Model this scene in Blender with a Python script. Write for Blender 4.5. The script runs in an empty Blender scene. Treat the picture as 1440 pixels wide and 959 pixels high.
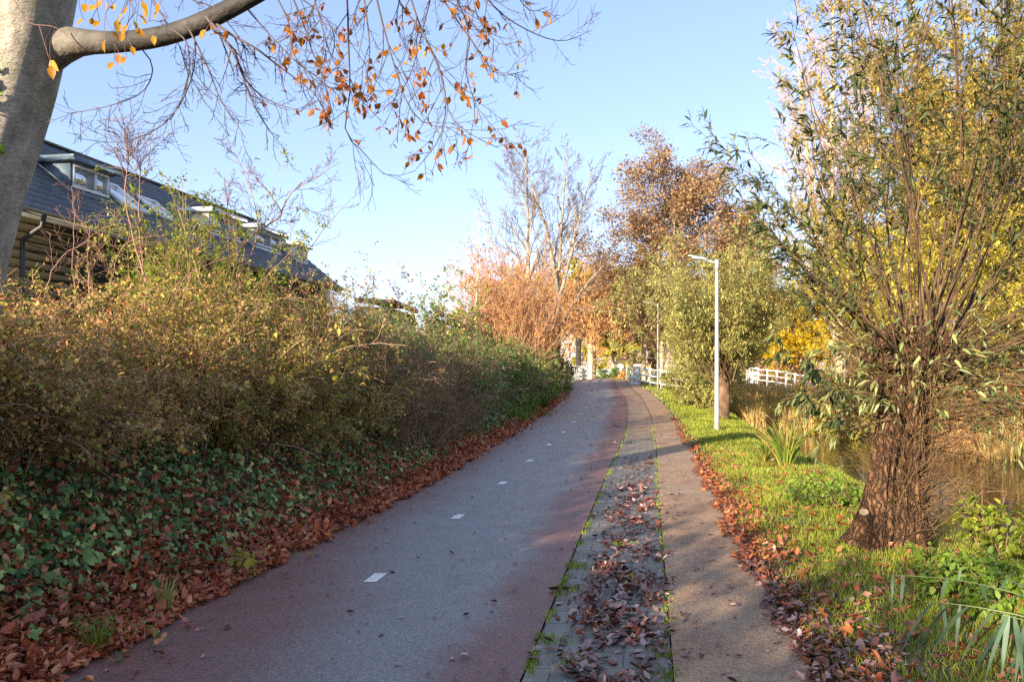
import bpy, math
import numpy as np

rng = np.random.default_rng(11)
SC = bpy.context.scene
COL = SC.collection
F = 1110.0; CX = 720.0; HY = 518.0; CAMZ = 1.9


def P(px, py, Y):
    """photograph pixel + real distance -> world point"""
    return np.array([(px - CX) / F * Y, Y, CAMZ - (py - HY) / F * Y])


def PL(pts):
    return np.array([P(*p) for p in pts])


def nrm(a):
    return a / np.maximum(np.linalg.norm(a, axis=-1, keepdims=True), 1e-9)


def resample(p, m, smooth=True):
    p = np.asarray(p, float)
    if smooth and len(p) > 2:
        q = []
        e = np.vstack([2 * p[0] - p[1], p, 2 * p[-1] - p[-2]])
        for i in range(1, len(e) - 2):
            t = np.linspace(0, 1, 8, endpoint=False)[:, None]
            a, b, c, d = e[i - 1], e[i], e[i + 1], e[i + 2]
            q.append(.5 * ((2 * b) + (-a + c) * t + (2 * a - 5 * b + 4 * c - d) * t ** 2 + (-a + 3 * b - 3 * c + d) * t ** 3))
        p = np.vstack(q + [p[-1:]])
    l = np.r_[0, np.cumsum(np.linalg.norm(np.diff(p, axis=0), axis=1))]
    s = np.linspace(0, l[-1], m)
    return np.stack([np.interp(s, l, p[:, k]) for k in range(p.shape[1])], 1)


def wob(x, y, s=1.0, k=0.0):
    x = x / s; y = y / s
    return (np.sin(x * 1.7 + y * .9 + k) + np.sin(x * -.8 + y * 2.1 + 1.3 + k * 2) + np.sin(x * 3.1 - y * 1.3 + 2.7 + k)
            + .6 * np.sin(x * 4.3 + y * 3.9 + k * 3)) / 3.6


# ------------------------------------------------------------------ layout of the place
YK = [-40, 0, 4.78, 12, 17, 20, 28, 38, 50, 56, 75, 120, 900]
XLk = [-10.6, -3.64, -2.8, -1.53, -.72, -.2, 1.12, 2.6, 3.85, 4.6, 6.9, 10.4, 44]
XRk = [-7.8, -.78, .04, 1.31, 2.2, 2.85, 4.12, 5.45, 6.55, 7.4, 9.75, 13.3, 47]
XFk = [-6.0, 1.0, 1.86, 3.08, 3.97, 4.4, 5.68, 6.88, 8.0, 8.8, 11.1, 14.8, 48.5]
ZK = [-40, 0, 14, 20, 28, 38, 50, 56, 66, 74, 90, 900]
ZV = [0, 0, 0, .08, .28, .58, .86, .95, .95, .9, .4, .4]


def smooth_interp(x, xk, yk):
    x = np.asarray(x, float)
    return sum(np.interp(x + d, xk, yk) for d in (-2.0, -1, 0, 1, 2.0)) / 5


def XL(Y): return smooth_interp(Y, YK, XLk)
def XR(Y): return smooth_interp(Y, YK, XRk)
def XF(Y): return smooth_interp(Y, YK, XFk)
def XG(Y): return XR(Y) + .52 * (XF(Y) - XR(Y))
def ZP(Y): return smooth_interp(Y, ZK, ZV)


WATER = -.7


def ground(X, Y):
    X = np.asarray(X, float); Y = np.asarray(Y, float)
    zp = ZP(Y)
    u = XL(Y) - X
    v = X - XF(Y)
    bs = np.interp(Y, [-10, 6, 9, 20, 30, 40, 48, 60], [1, 1, .85, .75, .6, .35, .12, 0.05])
    zl = zp + bs * np.interp(u, [0, .25, .6, 1.0, 1.6, 2.4, 4, 9, 14, 60], [0.0, .05, .17, .48, 1.12, 1.5, 1.7, 1.6, 1.5, 1.3])
    zl = zl + np.clip(u * .5, 0, 1) * .05 * wob(X, Y, .45)
    # right: verge, bank, pond, far bank
    w = np.interp(Y, [-40, 4, 8, 14, 24, 34, 38], [.3, .3, .5, .4, .0, .4, .8])
    prof = np.interp(v - w * np.clip(v / 2, 0, 1), [0, .3, 1.4, 2.3, 2.9, 3.6, 9.4, 10.3, 11, 14, 40],
                     [0, .03, .02, -.14, -.55, -1.2, -1.2, -.5, .0, .3, .3])
    fill = np.interp(v, [0, 1.5, 3, 6, 12, 40], [0, 0, -.12, -.25, -.2, .1])
    k = np.clip((Y - 34.5 - .05 * (v - 5)) / 4, 0, 1); k = k * k * (3 - 2 * k)
    zr = zp * np.clip(1 - v / 6, 0, 1) + prof * (1 - k) + fill * k
    zr = zr + np.clip(v, 0, 1) * .03 * wob(X, Y, .35)
    mid = zp - .06
    z = np.where(u > 0, zl, np.where(v > 0, zr, mid))
    return z


# ------------------------------------------------------------------ mesh building
class B:
    def __init__(s):
        s.v = []; s.f = {}; s.r = []; s.n = 0

    def add(s, verts, faces, rnd=None):
        verts = np.asarray(verts, float).reshape(-1, 3)
        for f in faces:
            f = np.asarray(f, np.int64)
            s.f.setdefault(f.shape[1], []).append(f + s.n)
        s.v.append(verts)
        s.r.append(np.full(len(verts), .5) if rnd is None else np.broadcast_to(rnd, (len(verts),)).astype(float))
        s.n += len(verts)

    def build(s, name, mat, parent=None, smooth=False, uv=None, origin=None):
        me = bpy.data.meshes.new(name)
        v = np.concatenate(s.v)
        if origin is not None:
            v = v - np.asarray(origin, float)
        me.vertices.add(len(v)); me.vertices.foreach_set('co', v.astype(np.float32).ravel())
        idx = []; start = []; c = 0
        for k, fs in s.f.items():
            a = np.concatenate(fs)
            idx.append(a.ravel()); start.append(c + np.arange(len(a)) * k); c += a.size
        idx = np.concatenate(idx); start = np.concatenate(start)
        me.loops.add(len(idx)); me.loops.foreach_set('vertex_index', idx.astype(np.int32))
        me.polygons.add(len(start)); me.polygons.foreach_set('loop_start', start.astype(np.int32))
        me.update(calc_edges=True)
        if smooth:
            me.polygons.foreach_set('use_smooth', np.ones(len(start), bool))
        at = me.attributes.new('rnd', 'FLOAT', 'POINT')
        at.data.foreach_set('value', np.concatenate(s.r).astype(np.float32))
        if uv is not None:
            l = me.uv_layers.new(name='UVMap')
            l.data.foreach_set('uv', uv[idx].astype(np.float32).ravel())
        me.materials.append(mat)
        o = bpy.data.objects.new(name, me); COL.objects.link(o)
        if parent is not None:
            o.parent = parent
        return o

    # --- primitives
    def box(s, c, size, rnd=.5, taper=1.0, R=None, bevel=0.0):
        sx, sy, sz = [d / 2 for d in size]
        if bevel <= 0:
            v = np.array([[x * sx * (taper if z > 0 else 1), y * sy * (taper if z > 0 else 1), z * sz] for z in (-1, 1) for y in (-1, 1) for x in (-1, 1)])
            f = [[0, 2, 3, 1], [4, 5, 7, 6], [0, 1, 5, 4], [2, 6, 7, 3], [0, 4, 6, 2], [1, 3, 7, 5]]
            if R is not None: v = v @ np.asarray(R).T
            s.add(v + np.asarray(c), [f], rnd); return
        b = min(bevel, sx * .9, sy * .9, sz * .9)
        bm_v = []; vid = {}
        for x in (-1, 1):
            for y in (-1, 1):
                for z in (-1, 1):
                    for a in range(3):
                        p = np.array([x * sx, y * sy, z * sz])
                        for k in range(3):
                            if k != a: p[k] -= b * (x, y, z)[k]
                        vid[(x, y, z, a)] = len(bm_v); bm_v.append(p)
        quads = []; tris = []
        S = (-1, 1)
        for a in range(3):
            o = [k for k in range(3) if k != a]
            for sg in S:
                q = []
                for (i, j) in ((-1, -1), (1, -1), (1, 1), (-1, 1)):
                    c3 = [0, 0, 0]; c3[a] = sg; c3[o[0]] = i; c3[o[1]] = j
                    q.append(vid[(*c3, a)])
                quads.append(q)
            for i in S:
                for j in S:
                    c0 = [0, 0, 0]; c0[a] = -1; c0[o[0]] = i; c0[o[1]] = j
                    c1 = list(c0); c1[a] = 1
                    quads.append([vid[(*c0, o[0])], vid[(*c1, o[0])], vid[(*c1, o[1])], vid[(*c0, o[1])]])
        for x in S:
            for y in S:
                for z in S:
                    tris.append([vid[(x, y, z, 0)], vid[(x, y, z, 1)], vid[(x, y, z, 2)]])
        v = np.array(bm_v)
        if R is not None: v = v @ np.asarray(R).T
        s.add(v + np.asarray(c), [quads, tris], rnd)

    def bar(s, a, b, w, h, rnd=.5, bevel=0.0):
        """square bar from a to b: w across, h in the upright direction"""
        a = np.asarray(a, float); b = np.asarray(b, float); d = b - a; L = np.linalg.norm(d); y = d / L
        up = np.array([0, 0, 1.]) if abs(y[2]) < .95 else np.array([0, 1., 0])
        x = nrm(np.cross(y, up)); z = np.cross(x, y)
        s.box((a + b) / 2, (w, L, h), rnd, R=np.stack([x, y, z], 1), bevel=bevel)

    def tubes(s, pts, rad, k=4, rnd=None, cap=False):
        pts = np.asarray(pts, float); rad = np.asarray(rad, float)
        if pts.ndim == 2: pts = pts[None]; rad = rad[None]
        n, m, _ = pts.shape
        if n == 0: return
        tan = nrm(np.gradient(pts, axis=1))
        mean = nrm(pts[:, -1] - pts[:, 0])
        ref = np.where(np.abs(mean[:, 2:3]) < .8, [[0, 0, 1.]], [[1., .1, 0]])[:, None, :]
        a = nrm(np.cross(tan, ref)); b = np.cross(tan, a)
        th = np.arange(k) * 2 * np.pi / k
        ring = a[:, :, None, :] * np.cos(th)[None, None, :, None] + b[:, :, None, :] * np.sin(th)[None, None, :, None]
        v = pts[:, :, None, :] + ring * rad[:, :, None, None]
        i = np.arange(m - 1)[:, None] * k; j = np.arange(k)[None, :]; j2 = (j + 1) % k
        f = np.stack([i + j, i + j2, i + k + j2, i + k + j], -1).reshape(-1, 4)
        f = (f[None] + (np.arange(n) * m * k)[:, None, None]).reshape(-1, 4)
        faces = [f]
        if cap:
            faces.append((np.arange(k)[None] + (np.arange(n) * m * k + (m - 1) * k)[:, None]))
            faces.append((np.arange(k)[::-1][None] + (np.arange(n) * m * k)[:, None]))
        r = np.repeat(rng.random(n) if rnd is None else np.broadcast_to(rnd, (n,)), m * k)
        s.add(v.reshape(-1, 3), faces, r)

    def leaves(s, p, d, up, L, W, tmpl, rnd=None):
        tv, tf = tmpl
        n = len(p)
        if n == 0: return
        a = nrm(d); c = nrm(np.cross(up, a)); nn = np.cross(a, c)
        L = np.broadcast_to(L, (n,))[:, None, None]; W = np.broadcast_to(W, (n,))[:, None, None]
        v = (p[:, None, :] + a[:, None, :] * tv[None, :, 0:1] * L + c[:, None, :] * tv[None, :, 1:2] * W + nn[:, None, :] * tv[None, :, 2:3] * L)
        k = len(tv)
        off = (np.arange(n) * k)[:, None, None]
        fs = [(np.asarray(f)[None] + off).reshape(-1, np.asarray(f).shape[1]) for f in tf]
        s.add(v.reshape(-1, 3), fs, np.repeat(rng.random(n) if rnd is None else rnd, k))


def T(v, *f): return (np.array(v, float), [np.array(x) for x in f])


DIAMOND = T([(0, 0, 0), (.45, .5, .05), (1, 0, 0), (.45, -.5, .05)], [(0, 2, 1), (0, 3, 2)])
OVATE = T([(0, 0, 0), (.3, .46, .1), (.68, .36, .08), (1, 0, -.06), (.68, -.36, .08), (.3, -.46, .1), (.5, 0, 0)],
          [(0, 6, 1), (1, 6, 2), (2, 6, 3), (3, 6, 4), (4, 6, 5), (5, 6, 0)])
CURLED = T([(0, 0, .1), (.3, .46, .2), (.68, .36, .17), (1, 0, .16), (.68, -.36, .05), (.3, -.46, .14), (.5, 0, -.02)],
           [(0, 6, 1), (1, 6, 2), (2, 6, 3), (3, 6, 4), (4, 6, 5), (5, 6, 0)])
ROLLED = T([(0, 0, .02), (.25, .3, .24), (.6, .3, .3), (1, .08, .1), (.7, -.3, .22), (.3, -.34, .16), (.5, 0, -.03)],
           [(0, 6, 1), (1, 6, 2), (2, 6, 3), (3, 6, 4), (4, 6, 5), (5, 6, 0)])
RAGGED = T([(0, 0, .0), (.18, .5, .12), (.5, .38, -.04), (.74, .44, .16), (1, .1, .2), (.8, -.26, .02), (.45, -.5, .1), (.12, -.32, .05), (.5, 0, .04)],
           [(0, 8, 1), (1, 8, 2), (2, 8, 3), (3, 8, 4), (4, 8, 5), (5, 8, 6), (6, 8, 7), (7, 8, 0)])
LANCE = T([(0, 0, 0), (.3, .5, .04), (.7, .36, -.02), (1, 0, -.14), (.7, -.36, -.02), (.3, -.5, .04), (.33, 0, 0), (.7, 0, -.05)],
          [(0, 6, 1), (0, 5, 6), (2, 7, 3), (7, 4, 3)], [(1, 6, 7, 2), (6, 5, 4, 7)])
IVY = T([(0, 0, 0), (-.12, .34, .02), (.18, .52, -.05), (.34, .28, .03), (.62, .34, -.02), (1, 0, -.12), (.62, -.34, -.02), (.34, -.28, .03), (.18, -.52, -.05), (-.12, -.34, .02), (.3, 0, .07)],
        [(10, i, i - 1) for i in range(1, 10)] + [(10, 0, 9)])
BLADE = T([(0, -.5, 0), (0, .5, 0), (.5, .42, .0), (.5, -.42, .0), (1, 0, -.22)], [(0, 1, 2, 3)], [(3, 2, 4)])
LONG = T([(0, -.3, 0), (0, .3, 0), (.25, .5, .05), (.25, -.5, .05), (.5, .45, .03), (.5, -.45, .03), (.78, .3, -.08), (.78, -.3, -.08), (1, 0, -.24)],
         [(0, 1, 2, 3), (3, 2, 4, 5), (5, 4, 6, 7)], [(7, 6, 8)])


def rdir(n): return nrm(rng.normal(size=(n, 3)))


def grow(par, prad, per, t0, t1, frac, spread, m=5, up=0.0, jit=.12, rr=.5, tip=.3, taper=.4, rmin=.0, perpbias=None):
    n, M, _ = par.shape
    N = n * per
    ix = np.repeat(np.arange(n), per)
    t = t0 + (t1 - t0) * ((np.tile(np.arange(per), n) + rng.random(N)) / per)
    f = t * (M - 1); i = np.clip(f.astype(int), 0, M - 2); w = (f - i)[:, None]
    st = par[ix, i] * (1 - w) + par[ix, i + 1] * w
    tan = nrm(par[ix, i + 1] - par[ix, i])
    r0 = (prad[ix, i] * (1 - w[:, 0]) + prad[ix, i + 1] * w[:, 0]) * rr
    r = rng.normal(size=(N, 3))
    if perpbias is not None: r = r + perpbias
    per_ = nrm(r - (r * tan).sum(1, keepdims=True) * tan)
    an = (spread * rng.uniform(.7, 1.3, N))[:, None]
    d = tan * np.cos(an) + per_ * np.sin(an)
    plen = np.linalg.norm(np.diff(par, axis=1), axis=2).sum(1)[ix]
    L = plen * frac * (1 - taper * t) * rng.uniform(.55, 1.25, N)
    ups = np.broadcast_to(up, (m - 1,))
    pts = np.empty((N, m, 3)); pts[:, 0] = st
    for k in range(m - 1):
        d = nrm(d + np.array([0, 0, 1.]) * ups[k] + rng.normal(size=(N, 3)) * jit)
        pts[:, k + 1] = pts[:, k] + d * (L / (m - 1))[:, None]
    rad = np.maximum(r0[:, None] * np.linspace(1, tip, m)[None], rmin)
    return pts, rad


def on_twigs(pts, n, t0=.2, t1=1.0, off=.02):
    N, m, _ = pts.shape
    ix = rng.integers(0, N, n); f = rng.uniform(t0, t1, n) * (m - 1) * .999
    i = f.astype(int); w = (f - i)[:, None]
    p = pts[ix, i] * (1 - w) + pts[ix, i + 1] * w
    tan = nrm(pts[ix, i + 1] - pts[ix, i])
    return p + rng.normal(size=(n, 3)) * off, tan, ix


# ------------------------------------------------------------------ materials
def lin(h):
    h = h.lstrip('#'); r = [int(h[i:i + 2], 16) / 255 for i in (0, 2, 4)]
    return tuple(x / 12.92 if x <= .04045 else ((x + .055) / 1.055) ** 2.4 for x in r)


def new_mat(name):
    m = bpy.data.materials.new(name); m.use_nodes = True
    nt = m.node_tree
    b = nt.nodes['Principled BSDF']; o = nt.nodes['Material Output']
    return m, nt, b, o


def N_(nt, t, **kw):
    n = nt.nodes.new(t)
    for k, v in kw.items():
        setattr(n, k, v)
    return n


def ramp(nt, cols, interp='LINEAR'):
    r = nt.nodes.new('ShaderNodeValToRGB'); e = r.color_ramp.elements
    r.color_ramp.interpolation = interp
    pos = [c[0] for c in cols] if len(cols[0]) == 2 and not isinstance(cols[0], str) else None
    for i, c in enumerate(cols):
        p = c[0] if pos else i / max(1, len(cols) - 1)
        h = c[1] if pos else c
        h = lin(h) if isinstance(h, str) else h
        el = e[i] if i < 2 else e.new(p)
        el.position = p; el.color = (*h[:3], 1)
    return r


def leaf_mat(name, cols, rough=.5, tr=.35, spec=.35, vein=None, gain=1.0):
    m, nt, b, o = new_mat(name)
    at = N_(nt, 'ShaderNodeAttribute', attribute_name='rnd')
    r = ramp(nt, cols)
    nt.links.new(at.outputs['Fac'], r.inputs[0])
    geo = N_(nt, 'ShaderNodeNewGeometry')
    no = N_(nt, 'ShaderNodeTexNoise'); no.inputs['Scale'].default_value = 1.3; no.inputs['Detail'].default_value = 2
    nt.links.new(geo.outputs['Position'], no.inputs['Vector'])
    hs = N_(nt, 'ShaderNodeHueSaturation')
    mr = N_(nt, 'ShaderNodeMapRange'); mr.inputs[1].default_value = .3; mr.inputs[2].default_value = .7
    mr.inputs[3].default_value = .72 * gain; mr.inputs[4].default_value = 1.25 * gain
    nt.links.new(no.outputs[0], mr.inputs[0]); nt.links.new(mr.outputs[0], hs.inputs['Value'])
    nt.links.new(r.outputs[0], hs.inputs['Color'])
    nt.links.new(hs.outputs[0], b.inputs['Base Color'])
    b.inputs['Roughness'].default_value = rough
    b.inputs['Specular IOR Level'].default_value = spec
    if tr > 0:
        t = N_(nt, 'ShaderNodeBsdfTranslucent'); mx = N_(nt, 'ShaderNodeMixShader'); mx.inputs[0].default_value = tr
        nt.links.new(hs.outputs[0], t.inputs['Color'])
        nt.links.new(b.outputs[0], mx.inputs[1]); nt.links.new(t.outputs[0], mx.inputs[2])
        nt.links.new(mx.outputs[0], o.inputs[0])
    return m


def noise_mat(name, cols, scale=8, rough=.8, bump=.0, bscale=None, stretch=(1, 1, 1), detail=6, spec=.3, obj=True, bdist=.02):
    m, nt, b, o = new_mat(name)
    tc = N_(nt, 'ShaderNodeTexCoord'); mp = N_(nt, 'ShaderNodeMapping'); mp.inputs['Scale'].default_value = stretch
    nt.links.new(tc.outputs['Object'], mp.inputs[0])
    no = N_(nt, 'ShaderNodeTexNoise'); no.inputs['Scale'].default_value = scale; no.inputs['Detail'].default_value = detail
    nt.links.new(mp.outputs[0], no.inputs['Vector'])
    r = ramp(nt, [(.28 + .44 * i / max(1, len(cols) - 1), c) for i, c in enumerate(cols)])
    nt.links.new(no.outputs[0], r.inputs[0]); nt.links.new(r.outputs[0], b.inputs['Base Color'])
    b.inputs['Roughness'].default_value = rough; b.inputs['Specular IOR Level'].default_value = spec
    if bump:
        n2 = N_(nt, 'ShaderNodeTexNoise'); n2.inputs['Scale'].default_value = bscale or scale * 3; n2.inputs['Detail'].default_value = 5
        nt.links.new(mp.outputs[0], n2.inputs['Vector'])
        bp = N_(nt, 'ShaderNodeBump'); bp.inputs['Strength'].default_value = bump; bp.inputs['Distance'].default_value = bdist
        nt.links.new(n2.outputs[0], bp.inputs['Height']); nt.links.new(bp.outputs[0], b.inputs['Normal'])
    return m


def furrow_mat(name, cols, scale=(24, 24, 4.5), dist=.05):
    m, nt, b, o = new_mat(name)
    tc = N_(nt, 'ShaderNodeTexCoord'); mp = N_(nt, 'ShaderNodeMapping'); mp.inputs['Scale'].default_value = scale
    n0 = N_(nt, 'ShaderNodeTexNoise'); n0.inputs['Scale'].default_value = 5; n0.inputs['Detail'].default_value = 4
    nt.links.new(tc.outputs['Object'], n0.inputs['Vector'])
    va = N_(nt, 'ShaderNodeVectorMath', operation='MULTIPLY_ADD'); va.inputs[1].default_value = (.22, .22, .22)
    nt.links.new(n0.outputs['Color'], va.inputs[0]); nt.links.new(tc.outputs['Object'], va.inputs[2]); nt.links.new(va.outputs[0], mp.inputs[0])
    vo = N_(nt, 'ShaderNodeTexVoronoi', feature='DISTANCE_TO_EDGE'); vo.inputs['Scale'].default_value = 1; nt.links.new(mp.outputs[0], vo.inputs['Vector'])
    n1 = N_(nt, 'ShaderNodeTexNoise'); n1.inputs['Scale'].default_value = 60; n1.inputs['Detail'].default_value = 5; nt.links.new(tc.outputs['Object'], n1.inputs['Vector'])
    ad = N_(nt, 'ShaderNodeMath', operation='MULTIPLY_ADD'); ad.inputs[1].default_value = .25; nt.links.new(n1.outputs[0], ad.inputs[0]); nt.links.new(vo.outputs['Distance'], ad.inputs[2])
    r = ramp(nt, [(.1, cols[0]), (.22, cols[1]), (.45, cols[2]), (.7, cols[3])]); nt.links.new(ad.outputs[0], r.inputs[0]); nt.links.new(r.outputs[0], b.inputs['Base Color'])
    b.inputs['Roughness'].default_value = .95; b.inputs['Specular IOR Level'].default_value = .2
    bp = N_(nt, 'ShaderNodeBump'); bp.inputs['Strength'].default_value = 1; bp.inputs['Distance'].default_value = dist
    nt.links.new(ad.outputs[0], bp.inputs['Height']); nt.links.new(bp.outputs[0], b.inputs['Normal'])
    return m


def beech_mat():
    m, nt, b, o = new_mat('beech bark')
    tc = N_(nt, 'ShaderNodeTexCoord')

    def nz(scale, st=(1, 1, 1), det=6):
        mp = N_(nt, 'ShaderNodeMapping'); mp.inputs['Scale'].default_value = st; nt.links.new(tc.outputs['Object'], mp.inputs[0])
        n = N_(nt, 'ShaderNodeTexNoise'); n.inputs['Scale'].default_value = scale; n.inputs['Detail'].default_value = det; n.inputs['Roughness'].default_value = .65
        nt.links.new(mp.outputs[0], n.inputs['Vector']); return n
    a = nz(5, (1, 1, .6)); r = ramp(nt, [(.32, '#767064'), (.48, '#968e80'), (.66, '#bab0a0')]); nt.links.new(a.outputs[0], r.inputs[0])
    sp = nz(38, (1, 1, 2.2), 4); r2 = ramp(nt, [(.36, (.35, .33, .3)), (.47, (1, 1, 1))]); nt.links.new(sp.outputs[0], r2.inputs[0])
    mx = N_(nt, 'ShaderNodeMix', data_type='RGBA', blend_type='MULTIPLY'); mx.inputs[0].default_value = .45; nt.links.new(r.outputs[0], mx.inputs[6]); nt.links.new(r2.outputs[0], mx.inputs[7])
    li = nz(3.1); r3 = ramp(nt, [(.55, (0, 0, 0)), (.68, (.6, .6, .6))]); nt.links.new(li.outputs[0], r3.inputs[0])
    m2 = N_(nt, 'ShaderNodeMix', data_type='RGBA'); m2.inputs[7].default_value = (*lin('#848a66'), 1); nt.links.new(r3.outputs[0], m2.inputs[0]); nt.links.new(mx.outputs[2], m2.inputs[6])
    nt.links.new(m2.outputs[2], b.inputs['Base Color']); b.inputs['Roughness'].default_value = .8; b.inputs['Specular IOR Level'].default_value = .25
    bm = nz(16, (1, 1, 1.8), 7); bp = N_(nt, 'ShaderNodeBump'); bp.inputs['Strength'].default_value = .9; bp.inputs['Distance'].default_value = .03
    nt.links.new(bm.outputs[0], bp.inputs['Height']); nt.links.new(bp.outputs[0], b.inputs['Normal'])
    return m


def twig_mat(name, cols, rough=.7):
    m, nt, b, o = new_mat(name)
    at = N_(nt, 'ShaderNodeAttribute', attribute_name='rnd'); r = ramp(nt, cols)
    nt.links.new(at.outputs['Fac'], r.inputs[0]); nt.links.new(r.outputs[0], b.inputs['Base Color'])
    b.inputs['Roughness'].default_value = rough; b.inputs['Specular IOR Level'].default_value = .25
    return m


def plain(name, c, rough=.5, metal=0, spec=.5):
    m, nt, b, o = new_mat(name)
    no = N_(nt, 'ShaderNodeTexNoise'); no.inputs['Scale'].default_value = 6; no.inputs['Detail'].default_value = 5
    tc = N_(nt, 'ShaderNodeTexCoord'); nt.links.new(tc.outputs['Object'], no.inputs['Vector'])
    l = np.array(lin(c) if isinstance(c, str) else c)
    r = ramp(nt, [(.3, tuple(l * .8)), (.65, tuple(np.minimum(l * 1.08, .95)))])
    nt.links.new(no.outputs[0], r.inputs[0]); nt.links.new(r.outputs[0], b.inputs['Base Color'])
    b.inputs['Roughness'].default_value = rough; b.inputs['Metallic'].default_value = metal
    b.inputs['Specular IOR Level'].default_value = spec
    return m


# ------------------------------------------------------------------ tagging
def tag(o, label=None, cat=None, group=None, kind=None):
    if label: o['label'] = label
    if cat: o['category'] = cat
    if group: o['group'] = group
    if kind: o['kind'] = kind
    return o


def empty(name, loc, label, cat, group=None, rz=0):
    o = bpy.data.objects.new(name, None); COL.objects.link(o)
    o.empty_display_size = .2
    o.location = tuple(float(x) for x in loc); o.rotation_euler = (0, 0, rz)
    return tag(o, label, cat, group)


# parts are modelled in world coordinates and made local to their thing's base
def part(b, name, mat, thing, smooth=False):
    return b.build(name, mat, thing, smooth, origin=np.array(thing.location))


# ================================================================== camera, light, sky
cam = bpy.data.cameras.new('camera'); co = bpy.data.objects.new('camera', cam); COL.objects.link(co)
co.location = (0, 0, CAMZ); co.rotation_euler = (math.pi / 2, 0, 0)
cam.sensor_width = 36; cam.lens = 36 * F / 1440; cam.shift_y = (HY - 479.5) / 1440
cam.clip_end = 3000; cam.clip_start = .1
SC.camera = co

SUN_EL = 14.5
LD = np.array([.57, .82]); LD = LD / np.linalg.norm(LD)           # where the light travels, on the ground
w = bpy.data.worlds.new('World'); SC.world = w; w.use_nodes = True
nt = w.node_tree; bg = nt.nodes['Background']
sky = nt.nodes.new('ShaderNodeTexSky'); sky.sky_type = 'NISHITA'; sky.sun_disc = False
sky.sun_elevation = math.radians(SUN_EL); sky.sun_rotation = math.atan2(-LD[0], -LD[1])
sky.air_density = 1.0; sky.dust_density = .5; sky.ozone_density = 2.0
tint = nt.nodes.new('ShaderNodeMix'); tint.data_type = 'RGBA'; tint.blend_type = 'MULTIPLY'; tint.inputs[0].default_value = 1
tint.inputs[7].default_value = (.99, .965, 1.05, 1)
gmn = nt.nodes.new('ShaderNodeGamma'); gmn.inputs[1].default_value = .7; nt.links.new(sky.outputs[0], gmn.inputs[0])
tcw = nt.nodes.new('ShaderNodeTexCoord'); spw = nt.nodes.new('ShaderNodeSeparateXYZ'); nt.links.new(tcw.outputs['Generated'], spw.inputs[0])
rw = nt.nodes.new('ShaderNodeValToRGB'); ew = rw.color_ramp.elements; ew[0].position = .42; ew[0].color = (.76, .785, .89, 1); ew[1].position = .8; ew[1].color = (1.75, 1.6, 1.45, 1)  # added fill for the shade: sky overhead brightened and warmed, low sky dimmed
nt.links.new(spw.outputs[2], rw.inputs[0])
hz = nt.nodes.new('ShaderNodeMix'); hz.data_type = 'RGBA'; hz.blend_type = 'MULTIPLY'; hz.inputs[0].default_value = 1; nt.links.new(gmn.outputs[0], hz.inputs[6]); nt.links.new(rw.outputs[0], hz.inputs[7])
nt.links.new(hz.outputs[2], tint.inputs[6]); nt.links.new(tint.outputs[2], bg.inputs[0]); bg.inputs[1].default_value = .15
sl = bpy.data.lights.new('sun', 'SUN'); so = bpy.data.objects.new('sun', sl); COL.objects.link(so)
sl.energy = 5.0; sl.angle = math.radians(.5); sl.color = (1, .84, .62)
e = math.radians(SUN_EL)
from mathutils import Vector
so.rotation_euler = Vector((LD[0] * math.cos(e), LD[1] * math.cos(e), -math.sin(e))).to_track_quat('-Z', 'Y').to_euler()
SC.cycles.use_denoising = False
SC.view_settings.view_transform = 'Standard'; SC.view_settings.look = 'None'
SC.view_settings.exposure = 1.85; SC.view_settings.gamma = 1

# ================================================================== materials used
M = {}
M['soil'] = noise_mat('soil', ['#3a2c1c', '#52402a', '#5d5a2c'], 3, .95, .6, 25)
M['ivy'] = leaf_mat('ivy leaf', ['#1c3010', '#28401a', '#405626', '#627440', '#304618', '#8a9454'], .5, .15, .35, gain=1.7)
M['litter'] = leaf_mat('fallen leaf', ['#4e2a1e', '#7c3c26', '#94502e', '#6c3426', '#86543e', '#aa7048', '#5c3022', '#84442a'], .5, .15, .45, gain=1.7)
M['litter_wet_shade'] = leaf_mat('wet shaded fallen leaf', ['#3c2220', '#5c342a', '#6e443a', '#8a6a60', '#98807a', '#4e2c26', '#8a4630'], .33, .05, .6)  # wet leaves, with shade put into the duller colours
M['litter_lit'] = leaf_mat('dry sunlit fallen leaf', ['#743620', '#9c5030', '#865038', '#a86c44', '#5d3022', '#9a725c'], .5, .2, .4)  # sunlit copy of the fallen leaf, light put into the colours
M['grass'] = leaf_mat('grass blade', ['#56661e', '#6e7e28', '#8a9034', '#5e7022', '#a09a44', '#7e8830'], .5, .45, .3, gain=1.3)
M['moss'] = leaf_mat('moss', ['#5f7a1e', '#7a8e2a', '#8c9a38', '#9aa048'], .7, .3, .2)
M['white'] = plain('white paint', '#cfccc4', .55)
M['galv'] = plain('galvanised steel', '#9ea09c', .5, .3)
M['dark'] = plain('dark recess', '#14161a', .6)


# ================================================================== SETTING
def sheet(name, Ys, cols, mat, dz=0.0, zf=None, uv=True):
    """strip following the path: cols = functions Y -> X"""
    Ys = np.asarray(Ys, float)
    X = np.stack([c(Ys) for c in cols], 1); n, m = X.shape
    Yg = np.repeat(Ys[:, None], m, 1)
    Z = (ZP(Yg) + dz) if zf is None else zf(X, Yg)
    v = np.stack([X, Yg, Z], -1).reshape(-1, 3)
    i = np.arange(n - 1)[:, None] * m; j = np.arange(m - 1)[None]
    f = np.stack([i + j, i + j + 1, i + m + j + 1, i + m + j], -1).reshape(-1, 4)
    b = B(); b.add(v, [f])
    q = X - XL(Yg)
    s = Yg * 1.015
    return b.build(name, mat, None, True, uv=np.stack([q, s], -1).reshape(-1, 2))


YS = np.unique(np.r_[-40, -20, np.arange(-10, 14, .6), np.arange(14, 60, 1.0), np.arange(60, 130, 3)])

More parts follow.
